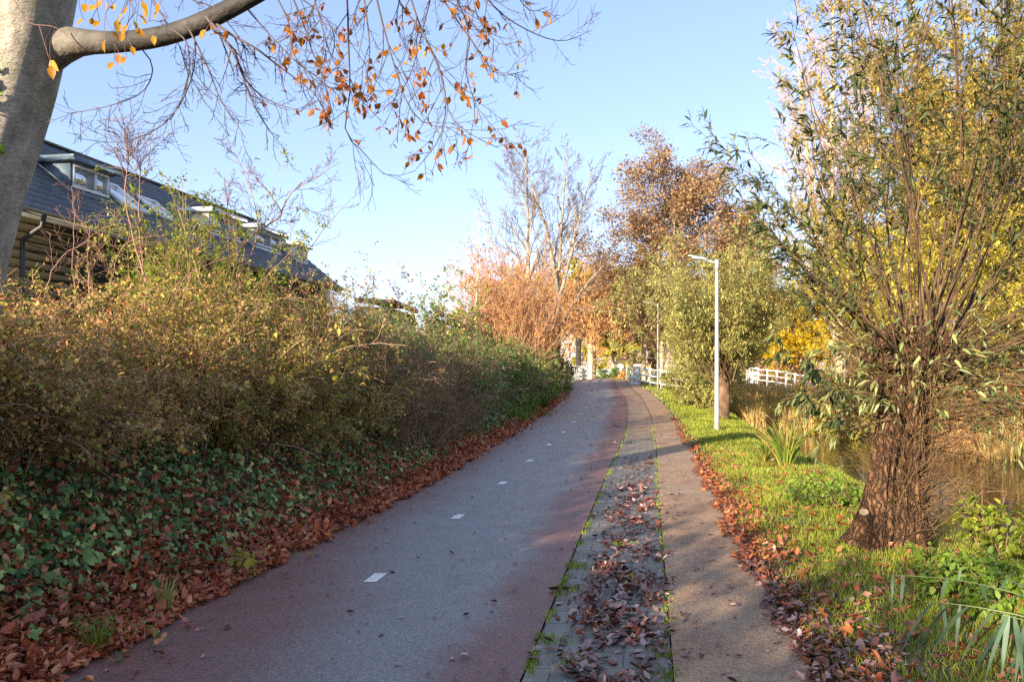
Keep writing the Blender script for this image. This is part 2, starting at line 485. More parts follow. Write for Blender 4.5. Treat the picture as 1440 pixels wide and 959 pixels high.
# ground sheet
TY = np.unique(np.r_[-300, -120, -60, -40, -20, np.arange(-10, 3, 1.0), np.arange(3, 16, .25), np.arange(16, 48, .5), np.arange(48, 90, 2), np.arange(90, 150, 8), 180, 240, 400, 800])
us = [900, 400, 200, 100, 60, 40, 30, 22, 16, 12, 9, 7, 5.5, 4.5, 3.8, 3.2, 2.8, 2.4, 2.0, 1.7, 1.4, 1.15, .9, .7, .5, .35, .2, .1, .0]
vs = [0, .1, .2, .35, .5, .7, .9, 1.2, 1.5, 1.8, 2.1, 2.4, 2.7, 3.0, 3.3, 3.6, 4, 4.5, 5, 6, 7, 7.8, 8.3, 8.8, 9.4, 10, 10.3, 11, 14, 16, 20, 28, 40, 60, 100, 200, 400, 900]
cols = [(lambda Y, u=u: XL(Y) - u - (1e-4 if u == 0 else 0)) for u in us] + [lambda Y: XL(Y) + .02, lambda Y: XF(Y) - .02] + [(lambda Y, v=v: XF(Y) + v + (1e-4 if v == 0 else 0)) for v in vs]
gm, nt, b_, o_ = new_mat('ground')
geo = N_(nt, 'ShaderNodeNewGeometry')
n1 = N_(nt, 'ShaderNodeTexNoise'); n1.inputs['Scale'].default_value = 2.2; n1.inputs['Detail'].default_value = 8
nt.links.new(geo.outputs['Position'], n1.inputs['Vector'])
r1 = ramp(nt, [(.3, '#33291a'), (.5, '#4a4524'), (.7, '#5d6a28')])
nt.links.new(n1.outputs[0], r1.inputs[0]); nt.links.new(r1.outputs[0], b_.inputs['Base Color'])
b_.inputs['Roughness'].default_value = .95
n2 = N_(nt, 'ShaderNodeTexNoise'); n2.inputs['Scale'].default_value = 40
nt.links.new(geo.outputs['Position'], n2.inputs['Vector'])
bp = N_(nt, 'ShaderNodeBump'); bp.inputs['Strength'].default_value = .8; bp.inputs['Distance'].default_value = .03
nt.links.new(n2.outputs[0], bp.inputs['Height']); nt.links.new(bp.outputs[0], b_.inputs['Normal'])
tag(sheet('ground', TY, cols, gm, zf=ground), kind='structure')


def asphalt(name, kind):
    m, nt, b, o = new_mat(name)
    uv = N_(nt, 'ShaderNodeUVMap', uv_map='UVMap'); sp = N_(nt, 'ShaderNodeSeparateXYZ')
    nt.links.new(uv.outputs[0], sp.inputs[0])
    geo = N_(nt, 'ShaderNodeNewGeometry')

    def noise(scale, detail=4, rough=.6):
        n = N_(nt, 'ShaderNodeTexNoise'); n.inputs['Scale'].default_value = scale; n.inputs['Detail'].default_value = detail
        n.inputs['Roughness'].default_value = rough
        nt.links.new(geo.outputs['Position'], n.inputs['Vector']); return n

    def mixc(fac, a, c, mode='MIX'):
        x = N_(nt, 'ShaderNodeMix', data_type='RGBA', blend_type=mode)
        for s_, v_ in ((x.inputs[0], fac), (x.inputs[6], a), (x.inputs[7], c)):
            if hasattr(v_, 'is_linked') or hasattr(v_, 'links'): nt.links.new(v_, s_)
            else: s_.default_value = v_ if isinstance(v_, float) else (*v_, 1)
        return x.outputs[2]

    def math_(op, a, c=0.0):
        x = N_(nt, 'ShaderNodeMath', operation=op)
        for i, v_ in enumerate((a, c)):
            if hasattr(v_, 'links'): nt.links.new(v_, x.inputs[i])
            else: x.inputs[i].default_value = v_
        return x.outputs[0]

    def rng_(v_, a, c, d=0.0, e_=1.0):
        x = N_(nt, 'ShaderNodeMapRange', interpolation_type='SMOOTHSTEP')
        nt.links.new(v_, x.inputs[0])
        for i, k in enumerate((a, c, d, e_)): x.inputs[i + 1].default_value = k
        return x.outputs[0]
    fine = noise(120, 3, .7); mid = noise(38, 3); big = noise(.7, 4); patch = noise(2.6, 5)
    if kind == 'road':
        # worn grey wheel track down the middle; the red surfacing shows along the edges
        qn = math_('ADD', sp.outputs[0], math_('MULTIPLY', math_('SUBTRACT', big.outputs[0], .5), 1.1))
        qn = math_('ADD', qn, math_('MULTIPLY', math_('SUBTRACT', mid.outputs[0], .5), .25))
        ql = math_('ADD', qn, rng_(sp.outputs[1], 4.5, 10.5, 0.0, .95)); l = rng_(ql, .75, 1.9); rr = rng_(qn, 2.1, 2.6, 1.0, 0.0)
        track = math_('MULTIPLY', l, rr)
        c = mixc(track, lin('#6c463f'), lin('#757070'))
        c = mixc(rng_(patch.outputs[0], .35, .7, 0.0, .22), c, lin('#6c6662'))
    else:
        c = mixc(rng_(patch.outputs[0], .35, .65), lin('#826650'), lin('#987a60'))
        c = mixc(rng_(big.outputs[0], .35, .65, 0., .5), c, lin('#857868'))
    vo = N_(nt, 'ShaderNodeTexVoronoi'); vo.inputs['Scale'].default_value = 75; nt.links.new(geo.outputs['Position'], vo.inputs['Vector'])
    sv = N_(nt, 'ShaderNodeSeparateColor'); nt.links.new(vo.outputs['Color'], sv.inputs[0])
    sp_ = math_('MULTIPLY', rng_(fine.outputs[0], .33, .68, .68, 1.32), rng_(sv.outputs[0], .0, 1.0, .74, 1.28))
    x = N_(nt, 'ShaderNodeMix', data_type='RGBA', blend_type='MULTIPLY'); x.inputs[0].default_value = 1
    nt.links.new(c, x.inputs[6]); cb = N_(nt, 'ShaderNodeCombineXYZ')
    for i in range(3): nt.links.new(sp_, cb.inputs[i])
    nt.links.new(cb.outputs[0], x.inputs[7])
    nt.links.new(x.outputs[2], b.inputs['Base Color'])
    nt.links.new(rng_(patch.outputs[0], .3, .7, .42 if kind == 'road' else .6, .62 if kind == 'road' else .85), b.inputs['Roughness'])
    b.inputs['Specular IOR Level'].default_value = .55 if kind == 'road' else .3
    h = math_('ADD', math_('MULTIPLY', fine.outputs[0], .6), math_('MULTIPLY', mid.outputs[0], .6))
    bp = N_(nt, 'ShaderNodeBump'); bp.inputs['Strength'].default_value = .7; bp.inputs['Distance'].default_value = .012
    nt.links.new(h, bp.inputs['Height']); nt.links.new(bp.outputs[0], b.inputs['Normal'])
    return m


road = sheet('cycle_path', YS, [(lambda Y, k=k: XL(Y) + (XR(Y) - XL(Y)) * k / 6) for k in range(7)], asphalt('worn asphalt', 'road'))
tag(road, kind='structure')
tag(sheet('footpath', YS, [(lambda Y, k=k: XG(Y) + (XF(Y) - XG(Y)) * k / 3) for k in range(4)], asphalt('footpath asphalt', 'foot'), dz=.012), kind='structure')

# tile strip between the two paths
m, nt, b, o = new_mat('concrete tiles')
uv = N_(nt, 'ShaderNodeUVMap', uv_map='UVMap'); mp = N_(nt, 'ShaderNodeMapping')
mp.inputs['Location'].default_value = (-2.86 / .3, 0, 0); mp.inputs['Scale'].default_value = (1 / .3, 1 / .3, 1)
nt.links.new(uv.outputs[0], mp.inputs[0])
br = N_(nt, 'ShaderNodeTexBrick'); br.inputs['Scale'].default_value = 1; br.inputs['Brick Width'].default_value = 1; br.inputs['Row Height'].default_value = 1
br.inputs['Mortar Size'].default_value = .022; br.offset = .5; br.inputs['Mortar Smooth'].default_value = .2
br.inputs['Color1'].default_value = (*lin('#74706a'), 1); br.inputs['Color2'].default_value = (*lin('#625e58'), 1); br.inputs['Mortar'].default_value = (*lin('#38391f'), 1)
nt.links.new(mp.outputs[0], br.inputs[0])
geo = N_(nt, 'ShaderNodeNewGeometry')
no = N_(nt, 'ShaderNodeTexNoise'); no.inputs['Scale'].default_value = 5; no.inputs['Detail'].default_value = 8
nt.links.new(geo.outputs['Position'], no.inputs['Vector'])
rr_ = ramp(nt, [(.35, (.62, .6, .56)), (.65, (1.1, 1.08, 1.04))])
nt.links.new(no.outputs[0], rr_.inputs[0])
mx = N_(nt, 'ShaderNodeMix', data_type='RGBA', blend_type='MULTIPLY'); mx.inputs[0].default_value = 1
sp2 = N_(nt, 'ShaderNodeSeparateXYZ'); nt.links.new(uv.outputs[0], sp2.inputs[0])
fm = N_(nt, 'ShaderNodeMapRange', interpolation_type='SMOOTHSTEP'); fm.inputs[1].default_value = 15; fm.inputs[2].default_value = 25; nt.links.new(sp2.outputs[1], fm.inputs[0])
fx = N_(nt, 'ShaderNodeMix', data_type='RGBA'); fx.inputs[7].default_value = (*lin('#86705e'), 1); nt.links.new(fm.outputs[0], fx.inputs[0]); nt.links.new(br.outputs[0], fx.inputs[6])
nt.links.new(fx.outputs[2], mx.inputs[6]); nt.links.new(rr_.outputs[0], mx.inputs[7]); nt.links.new(mx.outputs[2], b.inputs['Base Color'])
b.inputs['Roughness'].default_value = .55
bp = N_(nt, 'ShaderNodeBump'); bp.inputs['Strength'].default_value = .5; bp.inputs['Distance'].default_value = .01
iv = N_(nt, 'ShaderNodeMath', operation='SUBTRACT'); iv.inputs[0].default_value = 1; nt.links.new(br.outputs['Fac'], iv.inputs[1])
nt.links.new(iv.outputs[0], bp.inputs['Height']); nt.links.new(bp.outputs[0], b.inputs['Normal'])
tag(sheet('paving_strip', YS, [lambda Y: XR(Y) + .012, lambda Y: XR(Y) + .5 * (XG(Y) - XR(Y)), lambda Y: XG(Y) - .01], m, dz=-.008), kind='structure')

# water in the pond
m, nt, b, o = new_mat('pond water')
b.inputs['Base Color'].default_value = (.018, .02, .012, 1); b.inputs['Roughness'].default_value = .03; b.inputs['IOR'].default_value = 1.33
geo = N_(nt, 'ShaderNodeNewGeometry'); no = N_(nt, 'ShaderNodeTexNoise'); no.inputs['Scale'].default_value = 2.4; no.inputs['Detail'].default_value = 3
nt.links.new(geo.outputs['Position'], no.inputs['Vector'])
bp = N_(nt, 'ShaderNodeBump'); bp.inputs['Strength'].default_value = .25; bp.inputs['Distance'].default_value = .03
nt.links.new(no.outputs[0], bp.inputs['Height']); nt.links.new(bp.outputs[0], b.inputs['Normal'])
tag(sheet('water', np.arange(-30, 42, 2.0), [(lambda Y, k=k: XF(Y) + 2.2 + k * 2.1) for k in range(5)], m, zf=lambda X, Y: np.full_like(X, WATER)), kind='structure')

# centre dashes
md, nt, b, o = new_mat('worn road paint')
geo = N_(nt, 'ShaderNodeNewGeometry'); no = N_(nt, 'ShaderNodeTexNoise'); no.inputs['Scale'].default_value = 90; no.inputs['Detail'].default_value = 4
nt.links.new(geo.outputs['Position'], no.inputs['Vector']); r = ramp(nt, [(.3, '#77726e'), (.46, '#cfccc6'), (.7, '#dddad4')])
nt.links.new(no.outputs[0], r.inputs[0]); nt.links.new(r.outputs[0], b.inputs['Base Color']); b.inputs['Roughness'].default_value = .6
for k in range(-2, 14):
    Y0 = 7.17 + 2.955 * k
    off = np.interp(Y0, [8, 24, 40], [1.14, 1.33, 1.4])
    b = B(); ys = np.linspace(Y0 - .15, Y0 + .15, 4)
    xc = XL(ys) + off; v = []
    for sgn in (-1, 1):
        v.append(np.stack([xc + sgn * .058, ys, ZP(ys) + .004], 1))
    b.add(np.concatenate(v), [[(i, 4 + i, 5 + i, 1 + i) for i in range(3)]])
    b.build('lane_marking', md, road)

# ================================================================== ground cover
def scatter(n, fy, fx):
    Y = fy(n); X = fx(Y, n); return np.stack([X, Y, ground(X, Y)], 1)


def leafbed(name, mat, P_, size, flat=.35, tmpl=CURLED, asp=.62, lift=.02):
    b = B(); n = len(P_)
    d = rng.normal(size=(n, 3)) * [1, 1, flat]; up = nrm(np.stack([rng.normal(size=n) * flat, rng.normal(size=n) * flat, np.ones(n)], 1))
    L = size * np.clip(np.exp(rng.normal(-.08, .28, n)), .35, 1.7)
    p = P_.copy(); p[:, 2] += rng.random(n) * lift + .006
    wd_ = L * asp * rng.uniform(.75, 1.1, n); k_ = rng.integers(0, 3, n); d_ = nrm(d)
    for q_, tm in enumerate((tmpl, ROLLED, RAGGED)):
        h_ = k_ == q_
        b.leaves(p[h_], d[h_], up[h_], L[h_], wd_[h_], tm)
    return tag(b.build(name, mat), kind='stuff')


def near_y(n, a, c, p=1.0):       # more of them close to the camera
    t = rng.random(n)
    return np.exp(np.log(a) * (1 - t) + np.log(c) * t) if p == 1 else a + (c - a) * t ** p


# left bank: leaves piled at the path edge, thinner up the slope
YY = near_y(26000, 3.6, 40)
u = np.abs(rng.normal(size=26000)) * 1.1 * np.interp(YY, [4, 8, 20, 40], [.62, .5, .38, .3]) - .04 + .10 * wob(YY * 1.3, YY * .3, .6)
u += np.where(rng.random(26000) < .02, -rng.random(26000) ** 2 * .5, 0)
pos = np.stack([XL(YY) - u, YY, np.zeros_like(YY)], 1); pos[:, 2] = np.where(u > 0, ground(pos[:, 0], YY), ZP(YY) + .003)
leafbed('leaf_litter', M['litter'], pos, np.interp(YY, [4, 12, 40], [.075, .08, .1]), .5, lift=.05)
YY = near_y(7000, 3.4, 20); u = rng.uniform(.4, 2.0, 7000) * np.interp(YY, [4, 20], [1, .7])
pos = np.stack([XL(YY) - u, YY, np.zeros_like(YY)], 1); pos[:, 2] = ground(pos[:, 0], YY) + .05
leafbed('leaf_litter', M['litter'], pos, .075, .8, lift=.12)
# strip between the paths
n = 4300
YY = near_y(n, 3.8, 17.5); f = np.clip(rng.normal(.58, .23, n) + .1 * wob(YY, YY * .4, .5), .02, 1.06)
dens = np.interp(YY, [4, 5.4, 8.4, 8.9, 10.5, 12.8, 14, 15.5, 17.5], [.8, 1, .95, .55, 1, .8, .15, .5, .0]) * np.clip(.62 + 1.1 * wob(YY * 2, f * 5, .7), .06, 1)
k = rng.random(n) < dens; YY = YY[k]; f = f[k]
pk = (np.abs(f * .97 - .56 - .17 * (YY - 6.95)) > .075) | (np.abs(YY - 6.95) > .8) | (rng.random(len(YY)) < .12); YY = YY[pk]; f = f[pk]
pos = np.stack([XR(YY) + f * (XG(YY) - XR(YY)), YY, ZP(YY) - .006], 1)
pile = np.exp(-((YY - 6.6) / .7) ** 2 - ((f - .5) / .22) ** 2)
pos[:, 2] += rng.random(len(YY)) * .07 * pile
leafbed('leaf_litter', M['litter_wet_shade'], pos, np.interp(YY, [4, 17], [.072, .075]), .28, lift=.012)
# upright clumps in the gutter
n = 260; c = rng.integers(0, 5, n); cy = np.array([6.3, 6.75, 7.3, 5.9, 6.6])[c] + rng.normal(size=n) * .13; cf = np.array([.34, .4, .44, .36, .8])[c] + rng.normal(size=n) * .07
pos = np.stack([XR(cy) + cf * (XG(cy) - XR(cy)), cy, ZP(cy) + .01], 1)
leafbed('leaf_litter', M['litter_wet_shade'], pos, .07, 1.0, lift=.06)
# right of the footpath
n = 5600
YY = near_y(n, 3.8, 26); v = np.abs(rng.normal(size=n)) * np.interp(YY, [4, 9, 14, 26], [.36, .32, .24, .14]) - .1 + .12 * wob(YY, YY * .7, .6)
k = (rng.random(n) < np.interp(YY, [4, 13, 18, 26], [1, 1, .45, .25])); YY = YY[k]; v = v[k]
pos = np.stack([XF(YY) + v, YY, np.where(v > 0, ground(XF(YY) + v, YY), ZP(YY) + .012)], 1)
leafbed('leaf_litter', M['litter_wet_shade'], pos[YY < 7.6], .064, .35, lift=.03)  # near leaves take the shaded colours
leafbed('leaf_litter', M['litter_lit'], pos[YY >= 7.6], .066, .4, lift=.03)  # leaves further on take the sunlit colours
n = 1500
YY = near_y(n, 4, 18); v = rng.random(n) ** 1.3 * 2.3
pos = np.stack([XF(YY) + v, YY, ground(XF(YY) + v, YY) + .02], 1)
leafbed('leaf_litter', M['litter_lit'], pos, .075, .5, lift=.05)
# stray leaves on the tarmac
n = 900
YY = near_y(n, 4, 26); X = XL(YY) + rng.random(n) ** .8 * (XF(YY) - XL(YY))
k = (X < XR(YY)) & (rng.random(n) < .5) | (X > XG(YY)); YY = YY[k]; X = X[k]
leafbed('leaf_litter', M['litter_wet_shade'], np.stack([X, YY, ZP(YY) + np.where(X > XG(YY), .014, .003)], 1), .05, .15, lift=.004)
print('litter')

# ivy on the bank
n = 21000
YY = near_y(n, 3.4, 34); u = rng.uniform(.35, 2.3, n)
u = u * np.interp(YY, [4, 20, 34], [1, .8, .6])
k = rng.random(n) < np.clip((u - .3) / np.interp(YY, [4, 12], [.65, .35]), 0, 1) ** 1.3 * np.clip(.75 + .7 * wob(YY * 1.2, u * 3, .8), .1, 1); YY = YY[k]; u = u[k]; n = len(u)
X = XL(YY) - u; p = np.stack([X, YY, ground(X, YY) + .02 + rng.random(n) * .14], 1)
p[:, 0] += rng.random(n) * .12
b = B(); d = nrm(np.stack([rng.normal(size=n) * .5 + .45, rng.normal(size=n) * .7 - .2, -np.ones(n) * .5 + rng.normal(size=n) * .4], 1))
up = nrm(np.stack([.75 + rng.normal(size=n) * .35, -.25 + rng.normal(size=n) * .4, .6 + rng.normal(size=n) * .3], 1))
L = .055 * np.clip(np.exp(rng.normal(0, .3, n)), .5, 1.7); b.leaves(p, d, up, L, L * rng.uniform(.8, 1.15, n), IVY)
tag(b.build('ivy_ground_cover', M['ivy']), kind='stuff')

# grass
def grass(n, ya, yb, va, vb, lmin, lmax, wid, mat, dens=None):
    YY = rng.uniform(ya, yb, n); v = va + (vb - va) * rng.random(n)
    X = XF(YY) + v
    k = rng.random(n) < np.clip((v + .02) / .5, .06, 1) * np.clip(.8 + .7 * wob(X, YY, .5), .25, 1)
    k &= ground(X, YY) > WATER + .05
    YY = YY[k]; X = X[k]; n = len(X)
    p = np.stack([X, YY, ground(X, YY) - .005], 1)
    d = nrm(np.stack([rng.normal(size=n) * .45, rng.normal(size=n) * .45, np.ones(n)], 1))
    b.leaves(p, d, rdir(n) * [1, 1, .2], rng.uniform(lmin, lmax, n) * (1 + .35 * wob(X, YY, .4)), wid, BLADE)


b = B()
grass(42000, 3.8, 9, 0, 3.6, .04, .11, .006, None)
grass(42000, 9, 17, -.05, 3.6, .045, .11, .009, None)
grass(36000, 17, 32, -.05, 3.6, .05, .13, .016, None)
grass(16000, 32, 54, -.02, 6, .06, .16, .03, None)
tag(b.build('grass', M['grass']), kind='stuff')
# far lawn beyond the bridge
b = B(); n = 9000; YY = rng.uniform(78, 150, n); X = rng.uniform(-8, 40, n)
k = (X < XL(YY)) | (X > XF(YY)); X = X[k]; YY = YY[k]; n = len(X)
b.leaves(np.stack([X, YY, ground(X, YY)], 1), nrm(np.stack([rng.normal(size=n) * .5, rng.normal(size=n) * .5, np.ones(n)], 1)), rdir(n), .2, .12, BLADE)
tag(b.build('grass', M['grass']), kind='stuff')
# moss along the joints
b = B(); n = 10500
YY = near_y(n, 3.8, 24); side = rng.random(n) < .45
X = np.where(side, XR(YY) + .03 + rng.normal(size=n) * .022, XG(YY) + rng.normal(size=n) * .03)
k = rng.random(n) < np.clip(.35 + 1.1 * wob(YY * 2.1, X, .5, 1.7), 0, 1); YY = YY[k]; X = X[k]
extra = np.array([[6.05, .47], [5.55, .1], [5.15, .3], [6.8, .1], [4.9, .9], [7.6, .12], [5.3, .92], [8.6, .5]])
ey = np.concatenate([e0[0] + rng.normal(size=130) * .07 for e0 in extra]); ex = np.concatenate([XR(e0[0]) + .97 * e0[1] + rng.normal(size=130) * .07 for e0 in extra])
YY = np.r_[YY, ey]; X = np.r_[X, ex]; n = len(X)
b.leaves(np.stack([X, YY, ZP(YY) - .006], 1), nrm(np.stack([rng.normal(size=n) * .6, rng.normal(size=n) * .6, np.ones(n)], 1)), rdir(n), rng.uniform(.012, .045, n), .008, BLADE)
tag(b.build('moss', M['moss']), kind='stuff')
# puddle in the dip of the strip
m, nt, bb, o = new_mat('puddle water'); bb.inputs['Base Color'].default_value = (.03, .03, .03, 1); bb.inputs['Roughness'].default_value = .02
b = B(); th = np.linspace(0, 2 * np.pi, 40, endpoint=False); rr = 1 + .25 * np.sin(3 * th + 1) + .15 * np.sin(7 * th)
cy = 6.95; v = np.stack([XR(cy) + .56 + .11 * rr * np.cos(th) + .17 * .75 * rr * np.sin(th), cy + .75 * rr * np.sin(th), np.full(40, ZP(cy) - .003)], 1)
b.add(v, [np.arange(40)[None]]); tag(b.build('puddle_water', m), kind='structure')
# storm drain
dl = P(878, 626, 19.6); dl[2] = ZP(19.6) + .0
t = empty('storm_drain', dl, 'small iron storm drain grate set in the paving strip', 'drain')
b = B(); Rz = np.array([[.985, .173, 0], [-.173, .985, 0], [0, 0, 1]])
for k in range(6):
    b.box(dl + Rz @ np.array([(k - 2.5) * .07, 0, .004]), (.03, .4, .012), R=Rz)
part(b, 'grate', plain('cast iron', '#3c3a38', .6, .5), t)
b = B()
for sx in (-1, 1):
    b.box(dl + Rz @ np.array([sx * .225, 0, .003]), (.04, .46, .014), R=Rz); b.box(dl + Rz @ np.array([0, sx * .22, .002]), (.41, .03, .012), R=Rz)
part(b, 'frame', plain('drain frame', '#8a867e', .6), t)
# twig lying on the road
sp = resample([P(862, 608, 24.0), P(872, 611.5, 23.2), P(886, 612.5, 23.0)], 8); sp[:, 2] = ZP(sp[:, 1]) + .012
b = B(); b.tubes(sp, np.linspace(.014, .006, 8), 5, cap=True)
tag(b.build('fallen_branch', noise_mat('dead wood', ['#3a2c20', '#5a4838'], 30)), 'thin bare stick lying across the cycle path', 'stick')
print('ground done')

# ================================================================== vegetation generators
BK = {
    'beech': beech_mat(),
    'willow': furrow_mat('willow bark', ['#17100b', '#3e2c20', '#6a4e38', '#8c7054']),
    'grey': noise_mat('grey bark', ['#5b5044', '#86796a', '#9c9080'], 4, .85, .4, 20),
    'brown': noise_mat('brown bark', ['#3a2c22', '#5d4838', '#7a6450'], 5, .9, .5, 20),
    'pale': noise_mat('pale bark', ['#8a7a64', '#b09c80', '#c8b698'], 4, .85, .3, 20),
}
TW = {
    'dark': twig_mat('dark twigs', ['#3a3230', '#54474a', '#4a4040']),
    'red': twig_mat('reddish twigs', ['#4c3836', '#6a5048', '#5c4240', '#846a5c']),
    'hedge': twig_mat('hedge twigs', ['#6c4c3e', '#8e6a54', '#a4826a', '#7c584a', '#bea086']),
    'tan': twig_mat('tan twigs', ['#6e5840', '#8e7454', '#846a4c', '#a0866a']),
    'orange': twig_mat('orange twigs', ['#94664c', '#b08460', '#865c48', '#c09a74', '#a07a64']),
    'grey': twig_mat('grey twigs', ['#4a3f3e', '#62544e', '#564844', '#70625a']),
    'pink': twig_mat('pinkish twigs', ['#a07c78', '#b8948a', '#c4a294', '#a8846e']),
    'willow': twig_mat('willow shoots', ['#33261c', '#4c3a28', '#604a34', '#6e5a3e', '#3e2e24']),
    'yellow': twig_mat('yellow twigs', ['#a08a3a', '#b89c48', '#8a7a3a']),
}


def leaf_fill(b, tw, n, size, asp, tmpl, t0=.2, off=.03, droop=.3, follow=.6, flat=.6):
    p, tan, _ = on_twigs(tw, n, t0, 1.0, off)
    d = tan * follow + rdir(n) * .8 + np.array([0, 0, -droop])
    up = rdir(n) * flat + np.array([0, 0, 1.])
    L = size * np.clip(np.exp(rng.normal(-.05, .34, n)), .4, 2.1)
    b.leaves(p, d, up, L, L * asp * rng.uniform(.8, 1.2, n), tmpl)


def tree(name, label, cat, trunks, levels, leaf=None, bark='grey', twig='grey', leafmat=None, group=None, k_tr=8, kt=3, twig_from=1):
    """trunks: list of (polyline, r0, r1); levels: dicts for grow(); leaf: dict for leaf_fill on the last level(s)"""
    base = np.array(trunks[0][0][0], float)
    t = empty(name, base, label, cat, group)
    m = 14
    pts = np.stack([resample(tr[0], m) for tr in trunks])
    pts[:, 1:-1] += rng.normal(size=(len(trunks), m - 2, 3)) * [.03, .03, 0] * np.array([max(.3, tr[1] * 4) for tr in trunks])[:, None, None]
    rad = np.stack([tr[2] + (tr[1] - tr[2]) * (1 - np.linspace(0, 1, m)) ** 1.1 for tr in trunks])
    b = B(); b.tubes(pts, rad, k_tr, cap=True)
    bt = B(); cur = (pts, rad); allt = []
    for i, lv in enumerate(levels):
        lv = dict(lv)
        nxt = grow(cur[0], cur[1], **lv)
        (b if i < twig_from else bt).tubes(nxt[0], nxt[1], 5 if i < twig_from else kt)
        allt.append(nxt[0]); cur = nxt
    part(b, 'trunk', BK[bark], t, True)
    if bt.n: part(bt, 'twigs', TW[twig], t, True)
    if leaf:
        bl = B()
        lf = dict(leaf); lvls = lf.pop('levels', (-1,)); nn = lf.pop('n')
        for q in lvls:
            leaf_fill(bl, allt[q], nn // len(lvls), **lf)
        part(bl, 'foliage', leafmat, t)
    return t


def shrub(name, label, cat, base, H, lean, spread, n_tw, n_leaf, leafmat, twig, size=.03, asp=.6, tmpl=DIAMOND, rs=.007,
          arch=-.1, tw_frac=.38, tw_spread=.9, group=None, sub=3, m=7, lvl0=0.12, leaf_off=.03, hj=(.6, 1.15), tw_up=-.02, rmin=.0022, leaf_t0=.1, part_leaf='foliage'):
    n = len(base)
    t = empty(name, base[np.argmin(base[:, 1])] if n else (0, 0, 0), label, cat, group)
    d = nrm(np.stack([np.zeros(n), np.zeros(n), np.ones(n)], 1) + np.asarray(lean) + rng.normal(size=(n, 3)) * spread)
    L = (np.broadcast_to(H, (n,)) * rng.uniform(*hj, n)) * (1 + .2 * wob(base[:, 0], base[:, 1], .8)) * np.where((rng.random(n) < .06) & (rs < .0075), 1.35, 1)
    pts = np.empty((n, m, 3)); pts[:, 0] = base
    for k in range(m - 1):
        d = nrm(d + np.array([0, 0, arch * k / 2.5]) + rng.normal(size=(n, 3)) * .13)
        pts[:, k + 1] = pts[:, k] + d * (L / (m - 1))[:, None]
    rad = np.broadcast_to(rs * rng.uniform(.6, 1.4, n)[:, None] * np.linspace(1, .35, m)[None], (n, m))
    bs = B(); bs.tubes(pts, rad, 4)
    if name.endswith(('shrub', 'bush')) and rs < .0075 and base[:, 1].mean() > 4.5:      # arching bare canes in front of the leaves, light put into their paler tones
        nc_ = n // 4; ci = rng.integers(0, n, nc_); cp_ = np.empty((nc_, 9, 3)); cp_[:, 0] = base[ci]
        cd = nrm(np.array([.25, -.1, .95]) + rng.normal(size=(nc_, 3)) * .3); cl = L[ci] * rng.uniform(.8, 1.3, nc_)
        for k in range(8):
            cd = nrm(cd + np.array([.05, -.03, -.045 * k]) + rng.normal(size=(nc_, 3)) * .1); cp_[:, k + 1] = cp_[:, k] + cd * (cl / 8)[:, None]
        bs.tubes(cp_, np.broadcast_to(rng.uniform(.004, .009, nc_)[:, None] * np.linspace(1, .35, 9), (nc_, 9)), 5, rnd=rng.uniform(.55, 1, nc_))
    tw, tr = grow(pts, rad, n_tw, lvl0, 1.0, tw_frac, tw_spread, 5, tw_up, .2, .6, .4, .5, rmin)
    bs.tubes(tw, tr, 3)
    if sub:
        t2, r2 = grow(tw, tr, sub, .15, 1.0, .5, .8, 4, 0, .2, .7, .5, .3, rmin * .8)
        bs.tubes(t2, r2, 3)
    else: t2 = tw
    part(bs, 'stems', TW[twig], t, True)
    if n_leaf:
        bl = B(); leaf_fill(bl, t2, n_leaf, size, asp, tmpl, leaf_t0, leaf_off)
        part(bl, part_leaf, leafmat, t)
    return t, pts, t2


def strip(n, ya, yb, ua, ub):
    Y = rng.uniform(ya, yb, n); u = rng.uniform(ua, ub, n); X = XL(Y) - u
    return np.stack([X, Y, ground(X, Y)], 1)


def disc(n, x, y, r, ry=None):
    a = rng.random(n) * 2 * np.pi; q = np.sqrt(rng.random(n))
    X = x + r * q * np.cos(a); Y = y + (ry or r) * q * np.sin(a)
    return np.stack([X, Y, ground(X, Y)], 1)


